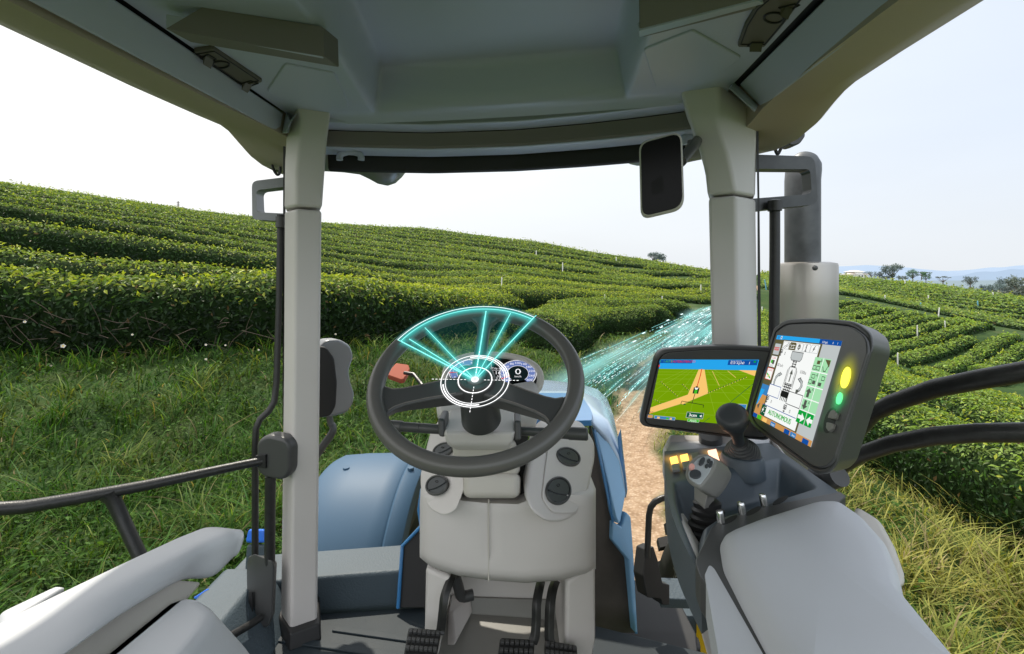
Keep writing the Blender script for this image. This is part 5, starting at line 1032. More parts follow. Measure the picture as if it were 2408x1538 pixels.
for u, c in ((.0,'navy'),(.09,'lgreen'),(.20,'tan'),(.36,'mblue'),(.60,'navy'),(.70,'mblue'),(.88,'navy')): S.rect(u,.955,u+.085,1,EE[c])
S.text('Apply', .405, .99, .025, EE['white'], .5); S.text('Area', .75, .99, .022, EE['white'], .5)
for v0, c in ((.10,'gray'),(.25,'white'),(.40,'white')): S.rect(.03,v0,.145,v0+.135,EE[c],EE['dgray'],.005)
for i in range(5): S.rect(.045+.018*i,.16,.056+.018*i,.185,EE['red'])
S.path([(.04,.15),(.135,.15)], EE['red'], .008)
for v0, c in ((.285,'lgreen'),(.435,'lgreen')): S.text('CLAAS', .088, v0, .026, EE['red'], .5)
S.rect(.05,.30,.09,.34,EE['lgreen']); S.rect(.08,.30,.12,.35,EE['dgray']); S.text('DOCK', .088, .378, .022, EE['dgray'], .5); S.path([(.05,.47),(.12,.51)], EE['lgreen'], .018); S.path([(.06,.51),(.10,.48)], EE['tan'], .012); S.box(.03,.40,.145,.535,EE['red'],.006)
S.rect(.165,.048,.79,.945,EE['olive']); S.rect(.185,.06,.765,.935,EE['white'])
for i in range(5):
    u = .19+.115*i; S.poly([(u,.155),(u,.085),(u+.012,.068),(u+.10,.068),(u+.112,.085),(u+.112,.155)], EE['olive' if i == 1 else 'gray']); 
    if i != 1: S.poly([(u+.006,.150),(u+.006,.088),(u+.016,.074),(u+.096,.074),(u+.106,.088),(u+.106,.150)], EE['white'])
S.path([(.205,.148),(.225,.125),(.265,.105),(.285,.078)], EE['blk'], .006); S.path([(.235,.148),(.255,.128),(.288,.112),(.297,.09)], EE['blk'], .006)
S.path([(.325,.09),(.345,.115),(.365,.10),(.405,.10)], EE['white'], .007); S.path([(.325,.135),(.40,.135),(.385,.115)], EE['white'], .006)
S.circ(.475,.115,.028,EE['dgray'],20); S.circ(.475,.115,.012,EE['white'],12); S.circ(.475,.115,.036,EE['olive'],20,-30,150,.031); S.path([(.475,.115),(.487,.10)], EE['blk'], .005)
S.circ(.590,.085,.010,EE['blk'],12); S.path([(.590,.10),(.590,.145)], EE['blk'], .014); S.path([(.578,.103),(.592,.103)], EE['blk'], .006); S.path([(.576,.145),(.604,.145)], EE['blk'], .007)
S.poly([(.715,.08),(.690,.118),(.702,.118),(.688,.148),(.722,.108),(.708,.108),(.722,.08)], EE['blk'])
def lines(*ps, w=.007, m='blk', sh=(0,0)): S.path([(u+sh[0], v_+sh[1]) for u, v_ in ps], EE[m], w)
S.poly([(.395,.168),(.575,.168),(.575,.235),(.555,.262),(.418,.262),(.395,.235)], EE['gray']); lines((.395,.168),(.575,.168),(.575,.235),(.555,.262),(.418,.262),(.395,.235),(.395,.168))
for u in (.462,.508): lines((u,.262),(u,.335), w=.012)
for v_ in (.275,.30,.325): lines((.455,v_),(.515,v_), w=.010)
S.rect(.435,.335,.54,.515,EE['white']); lines((.435,.34),(.42,.36),(.42,.50),(.43,.53)); lines((.54,.34),(.555,.36),(.555,.50),(.545,.53)); S.box(.435,.335,.54,.515,EE['blk'],.006); lines((.41,.37),(.41,.56)); lines((.565,.37),(.565,.56))
S.poly([(.487,.355),(.462,.41),(.479,.41),(.479,.495),(.495,.495),(.495,.41),(.512,.41)], EE['dgray'])
for u in (.445,.475,.505,.53): lines((u,.515),(u,.64), w=.013)
for v_ in (.53,.555,.585,.61,.635,.66): lines((.43,v_),(.55,v_), w=.011)
S.rect(.42,.60,.545,.655,EE['blk']); 
for u in (.435,.462,.49,.517,.54): lines((u,.66),(u,.70), w=.013)
def arrow(cx, s): 
    pts = [(cx+s*.045,.44),(cx+s*.02,.455),(cx-s*.005,.485),(cx-s*.012,.53),(cx-s*.01,.56)]; S.path(pts, EE['blk'], .036); S.path(pts, EE['gray'], .022); S.poly([(cx+s*.04,.415),(cx+s*.085,.435),(cx+s*.045,.468)], EE['blk']); S.poly([(cx+s*.045,.424),(cx+s*.074,.436),(cx+s*.048,.458)], EE['gray'])
arrow(.27, 1)
pts = [(.655,.44),(.69,.465),(.70,.50),(.69,.535),(.665,.56)]; S.path(pts, EE['blk'], .036); S.path(pts, EE['gray'], .022); S.poly([(.665,.415),(.62,.44),(.665,.47)], EE['blk']); S.poly([(.661,.427),(.635,.441),(.661,.458)], EE['gray']); S.poly([(.69,.55),(.645,.595),(.64,.545)], EE['dgray'])
S.rect(.20,.575,.405,.70,EE['white']); S.box(.20,.575,.405,.70,EE['navy'],.007); S.rect(.555,.585,.765,.715,EE['white']); S.box(.555,.585,.765,.715,EE['blk'],.007)
S.text('0.00 ha/h', .21, .36, .036, EE['blk'], 0, .95); S.text('0.00ha', .63, .38, .036, EE['blk'], 0, .95)
def plug(u, v_): S.box(u-.022,v_-.03,u+.022,v_+.005,EE['blk'],.009); S.path([(u-.012,v_-.012),(u+.012,v_-.012)], EE['blk'], .012); S.path([(u,v_),(u,v_+.03)], EE['blk'], .012); S.circ(u,v_+.018,.024,EE['blk'],14,200,340,.016)
plug(.23,.20); S.text('0', .305, .225, .04, EE['blk'], .5); plug(.235,.745); S.text('0', .32, .775, .04, EE['blk'], .5); plug(.565,.765); S.text('0', .655, .795, .04, EE['blk'], .5)
S.path([(.185,.815),(.765,.815)], EE['navy'], .007); S.rect(.185,.82,.275,.935,EE['dgreen']); S.poly([(.235,.835),(.20,.88),(.218,.88),(.20,.915),(.242,.868),(.224,.868)], EE['white']); S.path([(.245,.84),(.27,.84)], EE['white'], .006); S.path([(.245,.90),(.27,.90)], EE['white'], .006)
S.text('AUTONOMOUS', .52, .895, .056, EE['auto'], .5, .98); S.text('AUTONOMOUS', .525, .894, .056, EE['auto'], .5, .98)
S.rect(.79,.19,1,.80,EE['pgreen']); S.path([(.905,.19),(.905,.80)], EE['white'], .010)
for v_ in (.33,.475,.60,.715): S.path([(.79,v_),(1,v_)], EE['white'], .010)
S.rect(.835,.22,.875,.255,EE['olive']); S.box(.80,.275,.84,.31,EE['blk'],.006); S.box(.85,.275,.89,.31,EE['blk'],.006); S.poly([(.93,.20),(1,.20),(1,.27)], EE['olive']); S.path([(.925,.27),(.945,.31),(.97,.31),(.985,.26)], EE['blk'], .008)
S.box(.82,.36,.86,.395,EE['blk'],.006); S.box(.80,.415,.84,.45,EE['blk'],.006); S.rect(.85,.415,.89,.45,EE['dgray']); S.box(.955,.36,.99,.395,EE['blk'],.006); S.rect(.93,.42,.97,.455,EE['dgray'])
for v_ in (.235,.375,.515,.645): S.text('A', .89, v_, .035, EE['blk'], .5)
S.poly([(.845,.495),(.805,.535),(.828,.535),(.828,.585),(.862,.585),(.862,.535),(.885,.535)], EE['dgray']); S.poly([(.845,.705),(.805,.665),(.828,.665),(.828,.615),(.862,.615),(.862,.665),(.885,.665)], EE['dgray'])
S.rect(.79,.72,.90,.84,EE['btn']); S.rect(.912,.72,1,.84,EE['btn']); S.poly([(.80,.765),(.845,.765),(.845,.74),(.895,.785),(.845,.83),(.845,.80),(.80,.80)], EE['white']); S.poly([(1,.765),(.965,.765),(.965,.74),(.92,.785),(.965,.83),(.965,.80),(1,.80)], EE['white'])
S.obj('screen', MON2)
def pill(name, c, rx, ry, tilt, m, h=.006):
    pts = []
    for t in np.linspace(0, 6.2832, 29)[:-1]:
        x, y = math.cos(t)*rx, math.sin(t)*ry; pts.append((c[0]+x-y*tilt, c[1]+y))
    return slab(name, pts, pl2, .004, m, MON2, h=h, bevel=.0015)
pill('lamp_socket', (1986,886), 11, 29, .22, M['dark'], .0025); pill('status_lamp', (1986,887), 9, 25, .22, E_['yellowlit']); pill('lamp_socket', (1971,936), 7, 17, .22, M['dark'], .0025); pill('status_lamp', (1971,936), 5.5, 14, .22, E_['greenlit'])
pill('rocker_well', (1951,988), 14, 31, .25, M['dark'], .002); slab('rocker_button', rnd([(1960,962),(1968,972),(1963,986),(1945,982),(1952,966)], 3), pl2, .006, M['stick'], MON2, h=.006, bevel=.0015); slab('rocker_button', rnd([(1943,992),(1960,996),(1957,1008),(1948,1015),(1941,1006)], 3), pl2, .006, M['stick'], MON2, h=.006, bevel=.0015)
tube('monitor_mount', [P(1975,1120,1.06), P(1950,1128,1.09), P(1930,1130,1.12), P(1900,1120,1.14)], .022, M['grey'], MON2, smooth=4)
tube('monitor_mount', [P(1670,1020,1.32), P(1672,1060,1.34)], .03, M['grey'], MON1)
def halo(name, c, n_, r, m, par, ry=None):     # soft lit air around a lamp
    u, v_, n_ = frame_from(n_); N_ = 32; V = [c]+[c+u*math.cos(a)*r+v_*math.sin(a)*(ry or r) for a in np.linspace(0,2*math.pi,N_+1)[:-1]]
    me = bpy.data.meshes.new(name); me.from_pydata([tuple(p) for p in V], [], [[0,1+k,1+(k+1) % N_] for k in range(N_)]); me.materials.append(m)
    at = me.attributes.new('a','FLOAT','POINT'); at.data.foreach_set('value', [1.0]+[0]*N_); return link(name, me, par)
GY = glowmat('lamp_halo_yellow', (.95,.95,.05), .9); GG = glowmat('lamp_halo_green', (.1,.95,.3), .8); GO = glowmat('button_halo_amber', (1,.55,.12), 1.0)
halo('lamp_halo', pl2.at(1986,887,.0045), pl2.n, .038, GY, MON2, .052); halo('lamp_halo', pl2.at(1971,937,.0045), pl2.n, .028, GG, MON2, .036)
# --- side console (right armrest)
H_ = lambda px, py, z=-.448: horiz(z).at(px, py)
rA = [W(.389,1.30,-.40), W(.72,1.36,-.40)]
CON = loft('side_console', [
  [H_(1559,1056,-.45), H_(1575,1024,-.44), H_(1815,1030,-.45), W(.64,.98,-.47), W(.46,.42,-.47), W(.255,.42,-.46), H_(1650,1358,-.45), H_(1577,1200,-.45)],
  [W(.392,1.235,-.52), W(.40,1.30,-.52), W(.72,1.33,-.52), W(.63,.98,-.53), W(.45,.42,-.53), W(.275,.45,-.53), W(.300,.76,-.53), W(.372,1.02,-.53)],
  [W(.425,1.19,-.72), W(.43,1.25,-.72), W(.72,1.25,-.72), W(.62,.98,-.72), W(.46,.42,-.72), W(.36,.45,-.72), W(.37,.75,-.72), W(.41,1.0,-.72)],
  [W(.472,1.15,-.93), W(.48,1.20,-.93), W(.70,1.20,-.93), W(.62,.98,-.93), W(.47,.42,-.93), W(.42,.45,-.93), W(.43,.75,-.93), W(.46,.98,-.93)],
  [W(.50,1.12,-1.09), W(.51,1.16,-1.09), W(.70,1.16,-1.09), W(.62,.98,-1.09), W(.48,.42,-1.09), W(.45,.45,-1.09), W(.46,.75,-1.09), W(.49,.96,-1.09)]], M['white'], T, caps=False, smooth=True, ang=40)
CON.modifiers.new('th','SOLIDIFY').thickness = .01
mk('console_deck', *prism_g([H_(1566,1040,-.452), H_(1575,1024,-.452), H_(1812,1030,-.452), H_(1808,1046,-.452), H_(1566,1064,-.452)], Vector((0,0,-.03))), M['pad'], CON, bevel=.004)
def tray():
    A, B, C_, D = (1562,1061), (1808,1041), (1976,1160), (1650,1356); n = 76; rows = []
    Qp = [(1588,1138),(1640,1128),(1770,1092),(1835,1082),(1880,1112),(1915,1146),(1690,1216),(1655,1240),(1641,1312),(1608,1232),(1592,1180)]
    def sd(x, y):
        ins = False; d = 1e9
        for i in range(len(Qp)):
            (ax,ay),(bx,by) = Qp[i], Qp[(i+1) % len(Qp)]; ex, ey = bx-ax, by-ay; t = max(0, min(1, ((x-ax)*ex+(y-ay)*ey)/(ex*ex+ey*ey))); d = min(d, math.hypot(x-ax-ex*t, y-ay-ey*t))
            if (ay > y) != (by > y) and x < ex*(y-ay)/ey+ax: ins = not ins
        return d if ins else -d
    for j in range(n+1):
        row = []
        for i in range(n+1):
            u, v_ = i/n, j/n; x = lerp(lerp(A[0],B[0],u), lerp(D[0],C_[0],u), v_); y = lerp(lerp(A[1],B[1],u), lerp(D[1],C_[1],u), v_)
            x -= 26*math.sin(math.pi*v_)*(1-u)**2; k = max(0, min(1, (sd(x,y)+6)/34)); k = k*k*(3-2*k); p = H_(x, y, -.444); p.z -= .060*k; row.append(p)
        rows.append(row)
    return solid_front('control_tray', rows, (0,0,-.085), M['tray'], CON, smooth=True, ang=50)
TR = tray()
pz = horiz(-.436)
slab('console_band', rnd([(1645,1353),(1634,1318),(1662,1262),(1674,1236),(1700,1222),(1820,1186),(1974,1156),(1990,1166),(1900,1240),(1850,1580),(1812,1580)], [6,10,14,10,20,30,4,4,10,4,4], 5), pz, .05, M['grey'], CON, bevel=.006)
slab('console_edge', rnd([(1657,1352),(1668,1327),(1680,1337),(1830,1600),(1700,1600)], [4,8,6,2,2], 4), horiz(-.4335), .05, M['pad'], CON, bevel=.006)
PADo = [(1690,1250),(1701,1235),(1780,1205),(1925,1161),(1974,1161),(2030,1198),(2088,1260),(2117,1322),(2131,1385),(2280,1560),(2420,1700),(1900,1700),(1838,1560),(1740,1384),(1699,1306)]
def pad():
    pl = horiz(-.412); top = [pl.at(*q) for q in rnd(PADo, [12,12,20,20,14,16,20,20,14,10,2,2,10,10,14], 5)]; c = sum(top, Vector())/len(top); n = len(top)
    rings = []
    for k, dz in ((0.0,.006),(.55,.005),(.80,.002),(.90,-.004),(.96,-.012),(.99,-.022),(1.0,-.034),(1.0,-.075)): rings.append([c.lerp(p, max(k,.001))+Vector((0,0,dz)) for p in top])
    return loft('armrest_pad', rings, M['pad'], CON, smooth=True, ang=60)
pad()
loft('armrest_bulge', [[H_(x,y,z) for x, y in ((2012,1190),(2070,1225),(2105,1290),(2126,1350),(2128,1385),(2080,1370),(2000,1250))] for z in (-.425,-.50)], M['beige'], CON, bevel=.01)
# chrome pins in their scalloped wells
for (x, y) in ((1692,1208),(1742,1188),(1793,1168)):
    b = H_(x+3, y+14, -.432); ax = Vector((-.15,.1,1)).normalized(); u, v_, ax = frame_from(ax)
    rg = [[b+ax*h+(u*math.cos(a)+v_*math.sin(a))*r for a in np.linspace(0,6.2832,17)[:-1]] for h, r in ((-.03,.0068),(.012,.0068),(.0155,.0055),(.0165,.003))]
    loft('chrome_pin', rg, M['chrome'], TR, smooth=True, ang=40)
for (x, y) in ((1716,1222),(1772,1201),(1835,1176)):
    slab('pin_well', [(x+17*math.cos(t)-6*math.sin(t), y+9*math.sin(t)-6*math.cos(t)) for t in np.linspace(0,6.28,25)[:-1]], horiz(-.4355), .001, M['dark'], TR, bevel=0)
# lever knob with bellows
def lathe(name, base, axis, pr, m, par, sx=1.0, **k):
    u, v_, ax = frame_from(axis); rg = [[base+ax*h+(u*math.cos(a)*sx+v_*math.sin(a))*r for a in np.linspace(0,6.2832,37)[:-1]] for h, r in pr]; return loft(name, rg, m, par, smooth=True, ang=40, **k)
kb = P(1745,1066,1.165); axis = (P(1720,975,1.085)-kb).normalized(); L_ = (P(1719,966,1.085)-kb).length
bel = [(-.01,.040),(.0,.0405)]
for k in range(6): r0 = .040-.0038*k; h0 = .002+.0072*k; bel += [(h0,r0),(h0+.003,r0-.001),(h0+.0055,r0-.0065),(h0+.0068,r0-.006)]
LV = lathe('lever_gaiter', kb, axis, bel+[(.048,.016),(.049,.005)], M['grey'], TR)
lathe('lever_knob', kb, axis, [(L_*a_, r_) for a_, r_ in ((.28,.0135),(.42,.0138),(.54,.0155),(.64,.0205),(.72,.0265),(.79,.0315),(.86,.0345),(.92,.0345),(.965,.031),(.99,.025),(1.005,.014),(1.008,.003))], M['knob'], LV)
lathe('lever_plinth', kb+Vector((0,0,-.05)), Vector((0,0,1)), [(0,.052),(.04,.048),(.047,.044),(.049,.02)], M['tray'], LV)
# joystick
jb = H_(1672,1262,-.505); jn = P(1664,1195,.96); jax = (jn-jb).normalized()
boot = [(-.02,.050),(0,.050)]
for k in range(4): r0 = .049-.005*k; h0 = .004+.013*k; boot += [(h0,r0),(h0+.006,r0+.001),(h0+.010,r0-.006),(h0+.0125,r0-.0055)]
BO = lathe('joystick_gaiter', jb, jax, boot+[(.062,.030),(.068,.022),(.069,.005)], M['rubber'], TR, sx=.85)
loft('joystick_neck', [st((1632,1140,.95),(1668,1150,.93),(1682,1160,.95),(1670,1150,1.0)), st((1632,1172,.95),(1656,1194,.925),(1678,1186,.945),(1668,1176,1.0)), st((1634,1178,.95),(1657,1198,.925),(1677,1190,.945),(1668,1182,1.0))], M['stick'], BO, bevel=.007)
plJ = Plane((1621,1113,.885),(1674,1076,.905),(1644,1140,.865))
jf = rnd([(1611,1113),(1617,1090),(1638,1069),(1664,1066),(1688,1080),(1688,1094),(1670,1124),(1651,1147),(1638,1146),(1618,1131)], 9, 4)
front = [plJ.at(*q) for q in jf]; cen = sum(front, Vector())/len(front); bv = P(1692,1140,.955)-P(1650,1108,.885)
rings = [[cen.lerp(p,.80)+plJ.n*.003 for p in front], [cen.lerp(p,.92)+plJ.n*.002 for p in front], [cen.lerp(p,1.0)-plJ.n*.004 for p in front], [cen.lerp(p,1.05)+bv*.30 for p in front], [cen.lerp(p,1.06)+bv*.60 for p in front], [cen.lerp(p,.96)+bv*.85 for p in front], [cen.lerp(p,.70)+bv*1.0 for p in front]]
JH = loft('joystick_head', rings, M['stick'], BO, smooth=True, ang=60)
slab('button_plate', rnd([(1618,1113),(1624,1096),(1642,1077),(1660,1072),(1671,1074),(1680,1083),(1668,1111),(1648,1138),(1641,1139),(1622,1126)], 5), plJ, .004, mat('button_plate_grey', (.42,.45,.47), .4), JH, h=.0045, bevel=.001)
def jbtn(cx, cy, rx, ry, rot, m, h=.0085):
    slab('joystick_button', [(cx+rx*math.cos(t)*math.cos(rot)-ry*math.sin(t)*math.sin(rot), cy+rx*math.cos(t)*math.sin(rot)+ry*math.sin(t)*math.cos(rot)) for t in np.linspace(0,6.2832,25)[:-1]], plJ, .006, m, JH, h=h, bevel=.0012)
jbtn(1651,1083.5,6.0,10.5,.55,M['knob']); jbtn(1635.5,1113.5,14,10,.1,M['knob']); jbtn(1627,1096,7,7,0,M['pink'],.010); jbtn(1667,1082,4.2,4.8,.4,M['knob']); jbtn(1662.5,1094,4,5,.4,M['knob']); jbtn(1671.5,1090,4.4,8,.4,M['knob'])
# console push buttons
zb = horiz(-.444)
def pbtn(q, m, cap=M['stick']):
    b = slab('push_button', q, zb, .006, cap if m is None else m, TR, h=.010, bevel=.0012)
    return b
pbtn([(1575,1075),(1592,1071),(1596,1087),(1579,1090)], E_['orange']); pbtn([(1579,1091.5),(1596.5,1088.5),(1599.5,1103),(1582,1106)], None)
pbtn([(1599,1070),(1617,1066),(1620.5,1081),(1603,1084.5)], E_['orange']); pbtn([(1603,1086),(1621,1082.5),(1624,1097),(1607,1100.5)], None)
pbtn([(1624,1065),(1642,1062),(1645,1076),(1628,1079)], None); pbtn([(1664,1059),(1684,1055),(1688,1067),(1669,1070)], E_['pinklit']); pbtn([(1671,1071.5),(1688,1068.5),(1692,1081),(1676,1083)], E_['pinklit'])
for x, y, r in ((1586,1081,.040),(1609,1076,.040),(1678,1066,.040)): halo('button_halo', zb.at(x,y,.006), Vector((0,-.05,1)), r, GO, TR)
# ------------------------------------------------------------------ hologram over the wheel
HG = thing('hologram', 'glowing teal and white dial of light hovering over the steering wheel', 'hologram', tuple(wp(0,0,.02)))
hc = .024
def onw(px, py): 
    d = Vector(((px-CX)/F,1,(HY-py)/F)); o = Vector((0,0,EZ)); q = WC+Wn*hc; p = o+d*((q-o).dot(Wn)/d.dot(Wn)); r = p-(WC+Wn*hc); return r.dot(Wu), r.dot(Wv)
c0 = onw(1117,893); C0 = WC+Wn*hc+Wu*c0[0]+Wv*c0[1]
def ring_pts(r, a0, a1, n=72): return [C0+Wu*r*math.cos(a)+Wv*r*math.sin(a) for a in np.linspace(math.radians(a0), math.radians(a1), n)]
def ribbon(name, pts, hw, m, par, side=None, peak=1.0, taper=False, h=0):
    V = []; A = []; Fc = []
    for i, p in enumerate(pts):
        t = (pts[min(i+1,len(pts)-1)]-pts[max(i-1,0)]).normalized(); s = (side or Wn).cross(t).normalized(); k = 1
        V += [p-s*hw+(side or Wn)*h, p+(side or Wn)*h, p+s*hw+(side or Wn)*h]; A += [0, peak*(1 if not taper else math.sin(math.pi*(i+.01)/(len(pts)-.98))), 0]
        if i: b = i*3; Fc += [[b-3,b-2,b+1,b],[b-2,b-1,b+2,b+1]]
    me = bpy.data.meshes.new(name); me.from_pydata([tuple(v_) for v_ in V], [], Fc); me.materials.append(m); at = me.attributes.new('a','FLOAT','POINT'); at.data.foreach_set('value', A); return link(name, me, par)
def flat_ring(name, r0, r1, a0, a1, m, par):
    A, B = ring_pts(r0,a0,a1), ring_pts(r1,a0,a1); v, f = gridsurf([A,B]); return mk(name, v, f, m, par, smooth=False, recalc=False)
GT = glowmat('hologram_halo_teal', (.10,.95,.88), .95); GW = glowmat('hologram_halo_white', (.85,.95,.95), .8)
r_out = onw(1197,893)[0]-c0[0]
for nm_, r0, r1, a0, a1 in (('outer_ring', r_out-.0007, r_out+.0007, 0, 360), ('inner_ring', r_out*.872-.0005, r_out*.872+.0005, 0, 360), ('hub_ring', r_out*.495-.0009, r_out*.495+.0009, 0, 360), ('level_arc', r_out*.918, r_out*.955, 6, 106), ('level_arc', r_out*.918, r_out*.955, 192, 284)):
    o_ = flat_ring(nm_, r0, r1, a0, a1, E_['holo'], HG); rm = (r0+r1)/2; ribbon('ring_halo', ring_pts(rm, a0, a1), .0040, GW, o_, h=-.001, peak=.55)
v = [C0+Wn*.001]+[p+Wn*.001 for p in ring_pts(.0072,0,360,33)]; DOT = mk('centre_dot', v, [[0,1+k,2+k] for k in range(32)], E_['holo'], HG, smooth=False, recalc=False)
halo('dot_halo', C0+Wn*.002, Wn, .019, GW, DOT)
for d in (0, 90, 180, 270):       # dashed cross hairs
    g = Geo(); a = math.radians(d)
    e = Wu*math.cos(a)+Wv*math.sin(a); s = Wu*-math.sin(a)+Wv*math.cos(a)
    for k in range(10 if d in (0,180) else 9):
        r = .017+k*.0068; w_ = .0006; c = C0+e*r; g.add([c-s*w_, c+e*.004-s*w_, c+e*.004+s*w_, c+s*w_], [[0,1,2,3]], E_['holo'])
    g.obj('cross_hair', HG, smooth=False, recalc=False)
ends_ = [(944,803,.0014),(962,797,.0010),(999,770,.0008),(1143,731,.0013),(1201,736,.0009),(1256,746,.0012)]; fan = []
for x, y, w_ in ends_:
    a, b = onw(x, y); e = WC+Wn*hc+Wu*a+Wv*b; d = (e-C0).normalized(); s = Wn.cross(d).normalized()*w_; p0 = C0+d*.006
    ry_ = mk('ray', [p0-s, e-s, e+s, p0+s], [[0,1,2,3]], E_['teal'], HG, smooth=False, recalc=False); ribbon('ray_halo', [p0, p0.lerp(e,.25), p0.lerp(e,.5), p0.lerp(e,.75), e], .014, GT, ry_, h=-.001, peak=.75); fan.append(e)
aa = [math.degrees(math.atan2(onw(x,y)[1], onw(x,y)[0])) for x, y, _ in ends_]; a1_, a0_ = aa[0], aa[-1]
def arcw(r, h=hc): return [wp(r, math.radians(t), h) for t in np.linspace(a0_, a1_, 60)]
re_ = np.mean([math.hypot(*onw(x,y)) for x, y, _ in (ends_[0], ends_[3], ends_[5])])
v, f = gridsurf([arcw(re_-.0010), arcw(re_+.0010)]); AR = mk('rim_arc', v, f, E_['teal'], HG, smooth=False, recalc=False)
v, f = gridsurf([arcw(re_+.0075), arcw(re_+.0090)]); mk('rim_arc', v, f, E_['streakw'], HG, smooth=False, recalc=False)
ribbon('arc_halo', arcw(re_), .022, GT, AR, h=-.001, peak=.8)
for e in (ends_[0], ends_[-1]):
    a, b = onw(e[0], e[1]); p = WC+Wn*hc+Wu*a+Wv*b; d = (p-(WC+Wn*hc)).normalized(); s = Wn.cross(d)*.0010; mk('arc_end', [p-s, p+d*.008-s, p+d*.008+s, p+s], [[0,1,2,3]], E_['teal'], AR, smooth=False, recalc=False)
V = [C0-Wn*.002]; A_ = [.95]; n_ = 24; arc_ = [math.radians(t) for t in np.linspace(a0_-14, a1_+14, n_)]
for rr, al in ((.03,.58),(.07,.33),(.12,.16),(.19,.20)):
    for i, t in enumerate(arc_): V.append(C0-Wn*.002+(Wu*math.cos(t)+Wv*math.sin(t))*rr); A_.append(al*min(1, 3.2*min(i, n_-1-i)/(n_-1)))
Fc = [[0,1+i,2+i] for i in range(n_-1)]
for k in range(3): Fc += [[1+k*n_+i, 1+(k+1)*n_+i, 2+(k+1)*n_+i, 2+k*n_+i] for i in range(n_-1)]
me = bpy.data.meshes.new('light_fan'); me.from_pydata([tuple(p) for p in V], [], Fc); me.materials.append(GT); at = me.attributes.new('a','FLOAT','POINT'); at.data.foreach_set('value', A_); link('light_fan', me, HG)
# ------------------------------------------------------------------ streaks of light flowing along the track
def streaks():
    rng = np.random.default_rng(21); V = []; A = []; Fc = []; MI = []; mats = [E_['streak'], E_['streakw'], glowmat('streak_halo', (.30,1.0,.95), 1.0), glowmat('streak_haze', (.62,1.0,.97), 1.0)]
    cl = np.array([(.95,7.4),(1.95,9.6),(5.3,15.8),(8.9,22.4),(12.6,29)]); cd_ = np.concatenate([[0], np.cumsum(np.hypot(*np.diff(cl, axis=0).T))]); tot = cd_[-1]
    def at_(s, off, h):
        x = np.interp(s, cd_, cl[:,0]); y = np.interp(s, cd_, cl[:,1]); x2 = np.interp(s+.3, cd_, cl[:,0]); y2 = np.interp(s+.3, cd_, cl[:,1]); tx, ty = x2-x, y2-y; l = math.hypot(tx,ty) or 1
        X, Y_ = x-ty/l*off, y+tx/l*off; return Vector((X, Y_, EZ+float(np.interp(s,[0,tot],[-2.2,-2.05]))+h)), Vector((-ty/l, tx/l, 0))
    def strip3(s0, s1, off, h, hw, mi, pk):
        b = len(V); n = 5
        for i in range(n):
            p, sd_ = at_(lerp(s0,s1,i/(n-1)), off, h); up = Vector((0,0,.35))*hw; k = pk*math.sin(math.pi*(i+.05)/(n-.9))
            V.extend([p-sd_*hw-up*.5, p, p+sd_*hw+up*.5]); A.extend([0, k, 0])
            if i: q = b+i*3; Fc.extend([[q-3,q-2,q+1,q],[q-2,q-1,q+2,q+1]]); MI.extend([mi,mi])
    def bar(s0, s1, off, h, hw, mi):
        b = len(V); 
        for s in (s0, s1):
            p, sd_ = at_(s, off, h); V.extend([p-sd_*hw, p+Vector((0,0,hw*1.2)), p+sd_*hw]); A.extend([1,1,1])
        Fc.extend([[b,b+1,b+4,b+3],[b+1,b+2,b+5,b+4]]); MI.extend([mi,mi])
    for i in range(230):
        off = rng.uniform(-1.15,.95); h = rng.uniform(.02,.45); s0 = rng.uniform(-.5,tot*.92)*rng.random()**.25; l = rng.uniform(1.0,5.0); dist = 7+s0; w_ = .00052*dist*rng.uniform(.5,1.1)
        if rng.random() < .6:
            s = s0
            while s < min(s0+l, tot): dd = rng.uniform(.04,.16)*(1+s*.06); bar(s, s+dd, off, h, w_, 1 if rng.random() < .45 else 0); s += dd*rng.uniform(1.6,3.0)
        else: bar(s0, min(s0+l,tot), off, h, w_*.45, 0 if rng.random() < .75 else 1)
        if i % 2: strip3(s0, min(s0+l,tot), off, h, .04+.004*dist, 2, rng.uniform(.3,.7))
    for i in range(110): off = rng.uniform(-1.2,.9); s0 = rng.uniform(-.5,tot*.75); strip3(s0, s0+rng.uniform(3,8), off, rng.uniform(.05,.35), rng.uniform(.25,.7), 3 if rng.random() < .7 else 2, rng.uniform(.35,.62))
    for i in range(30): s0 = rng.uniform(0,tot*.9); off = rng.uniform(-1.1,.9); h = rng.uniform(.05,.5); strip3(s0, s0+.5+s0*.03, off, h, .06+.005*s0, 3, .95); bar(s0+.15, s0+.35+s0*.02, off, h, .008+.0008*s0, 1)
    me = bpy.data.meshes.new('light_streaks'); me.from_pydata([tuple(p) for p in V], [], Fc)
    for m in mats: me.materials.append(m)
    me.polygons.foreach_set('material_index', MI); at = me.attributes.new('a','FLOAT','POINT'); at.data.foreach_set('value', A)
    tag(link('light_streaks', me), 'teal and white dashes of light streaming along the dirt track', 'light streaks', kind='stuff')
streaks()
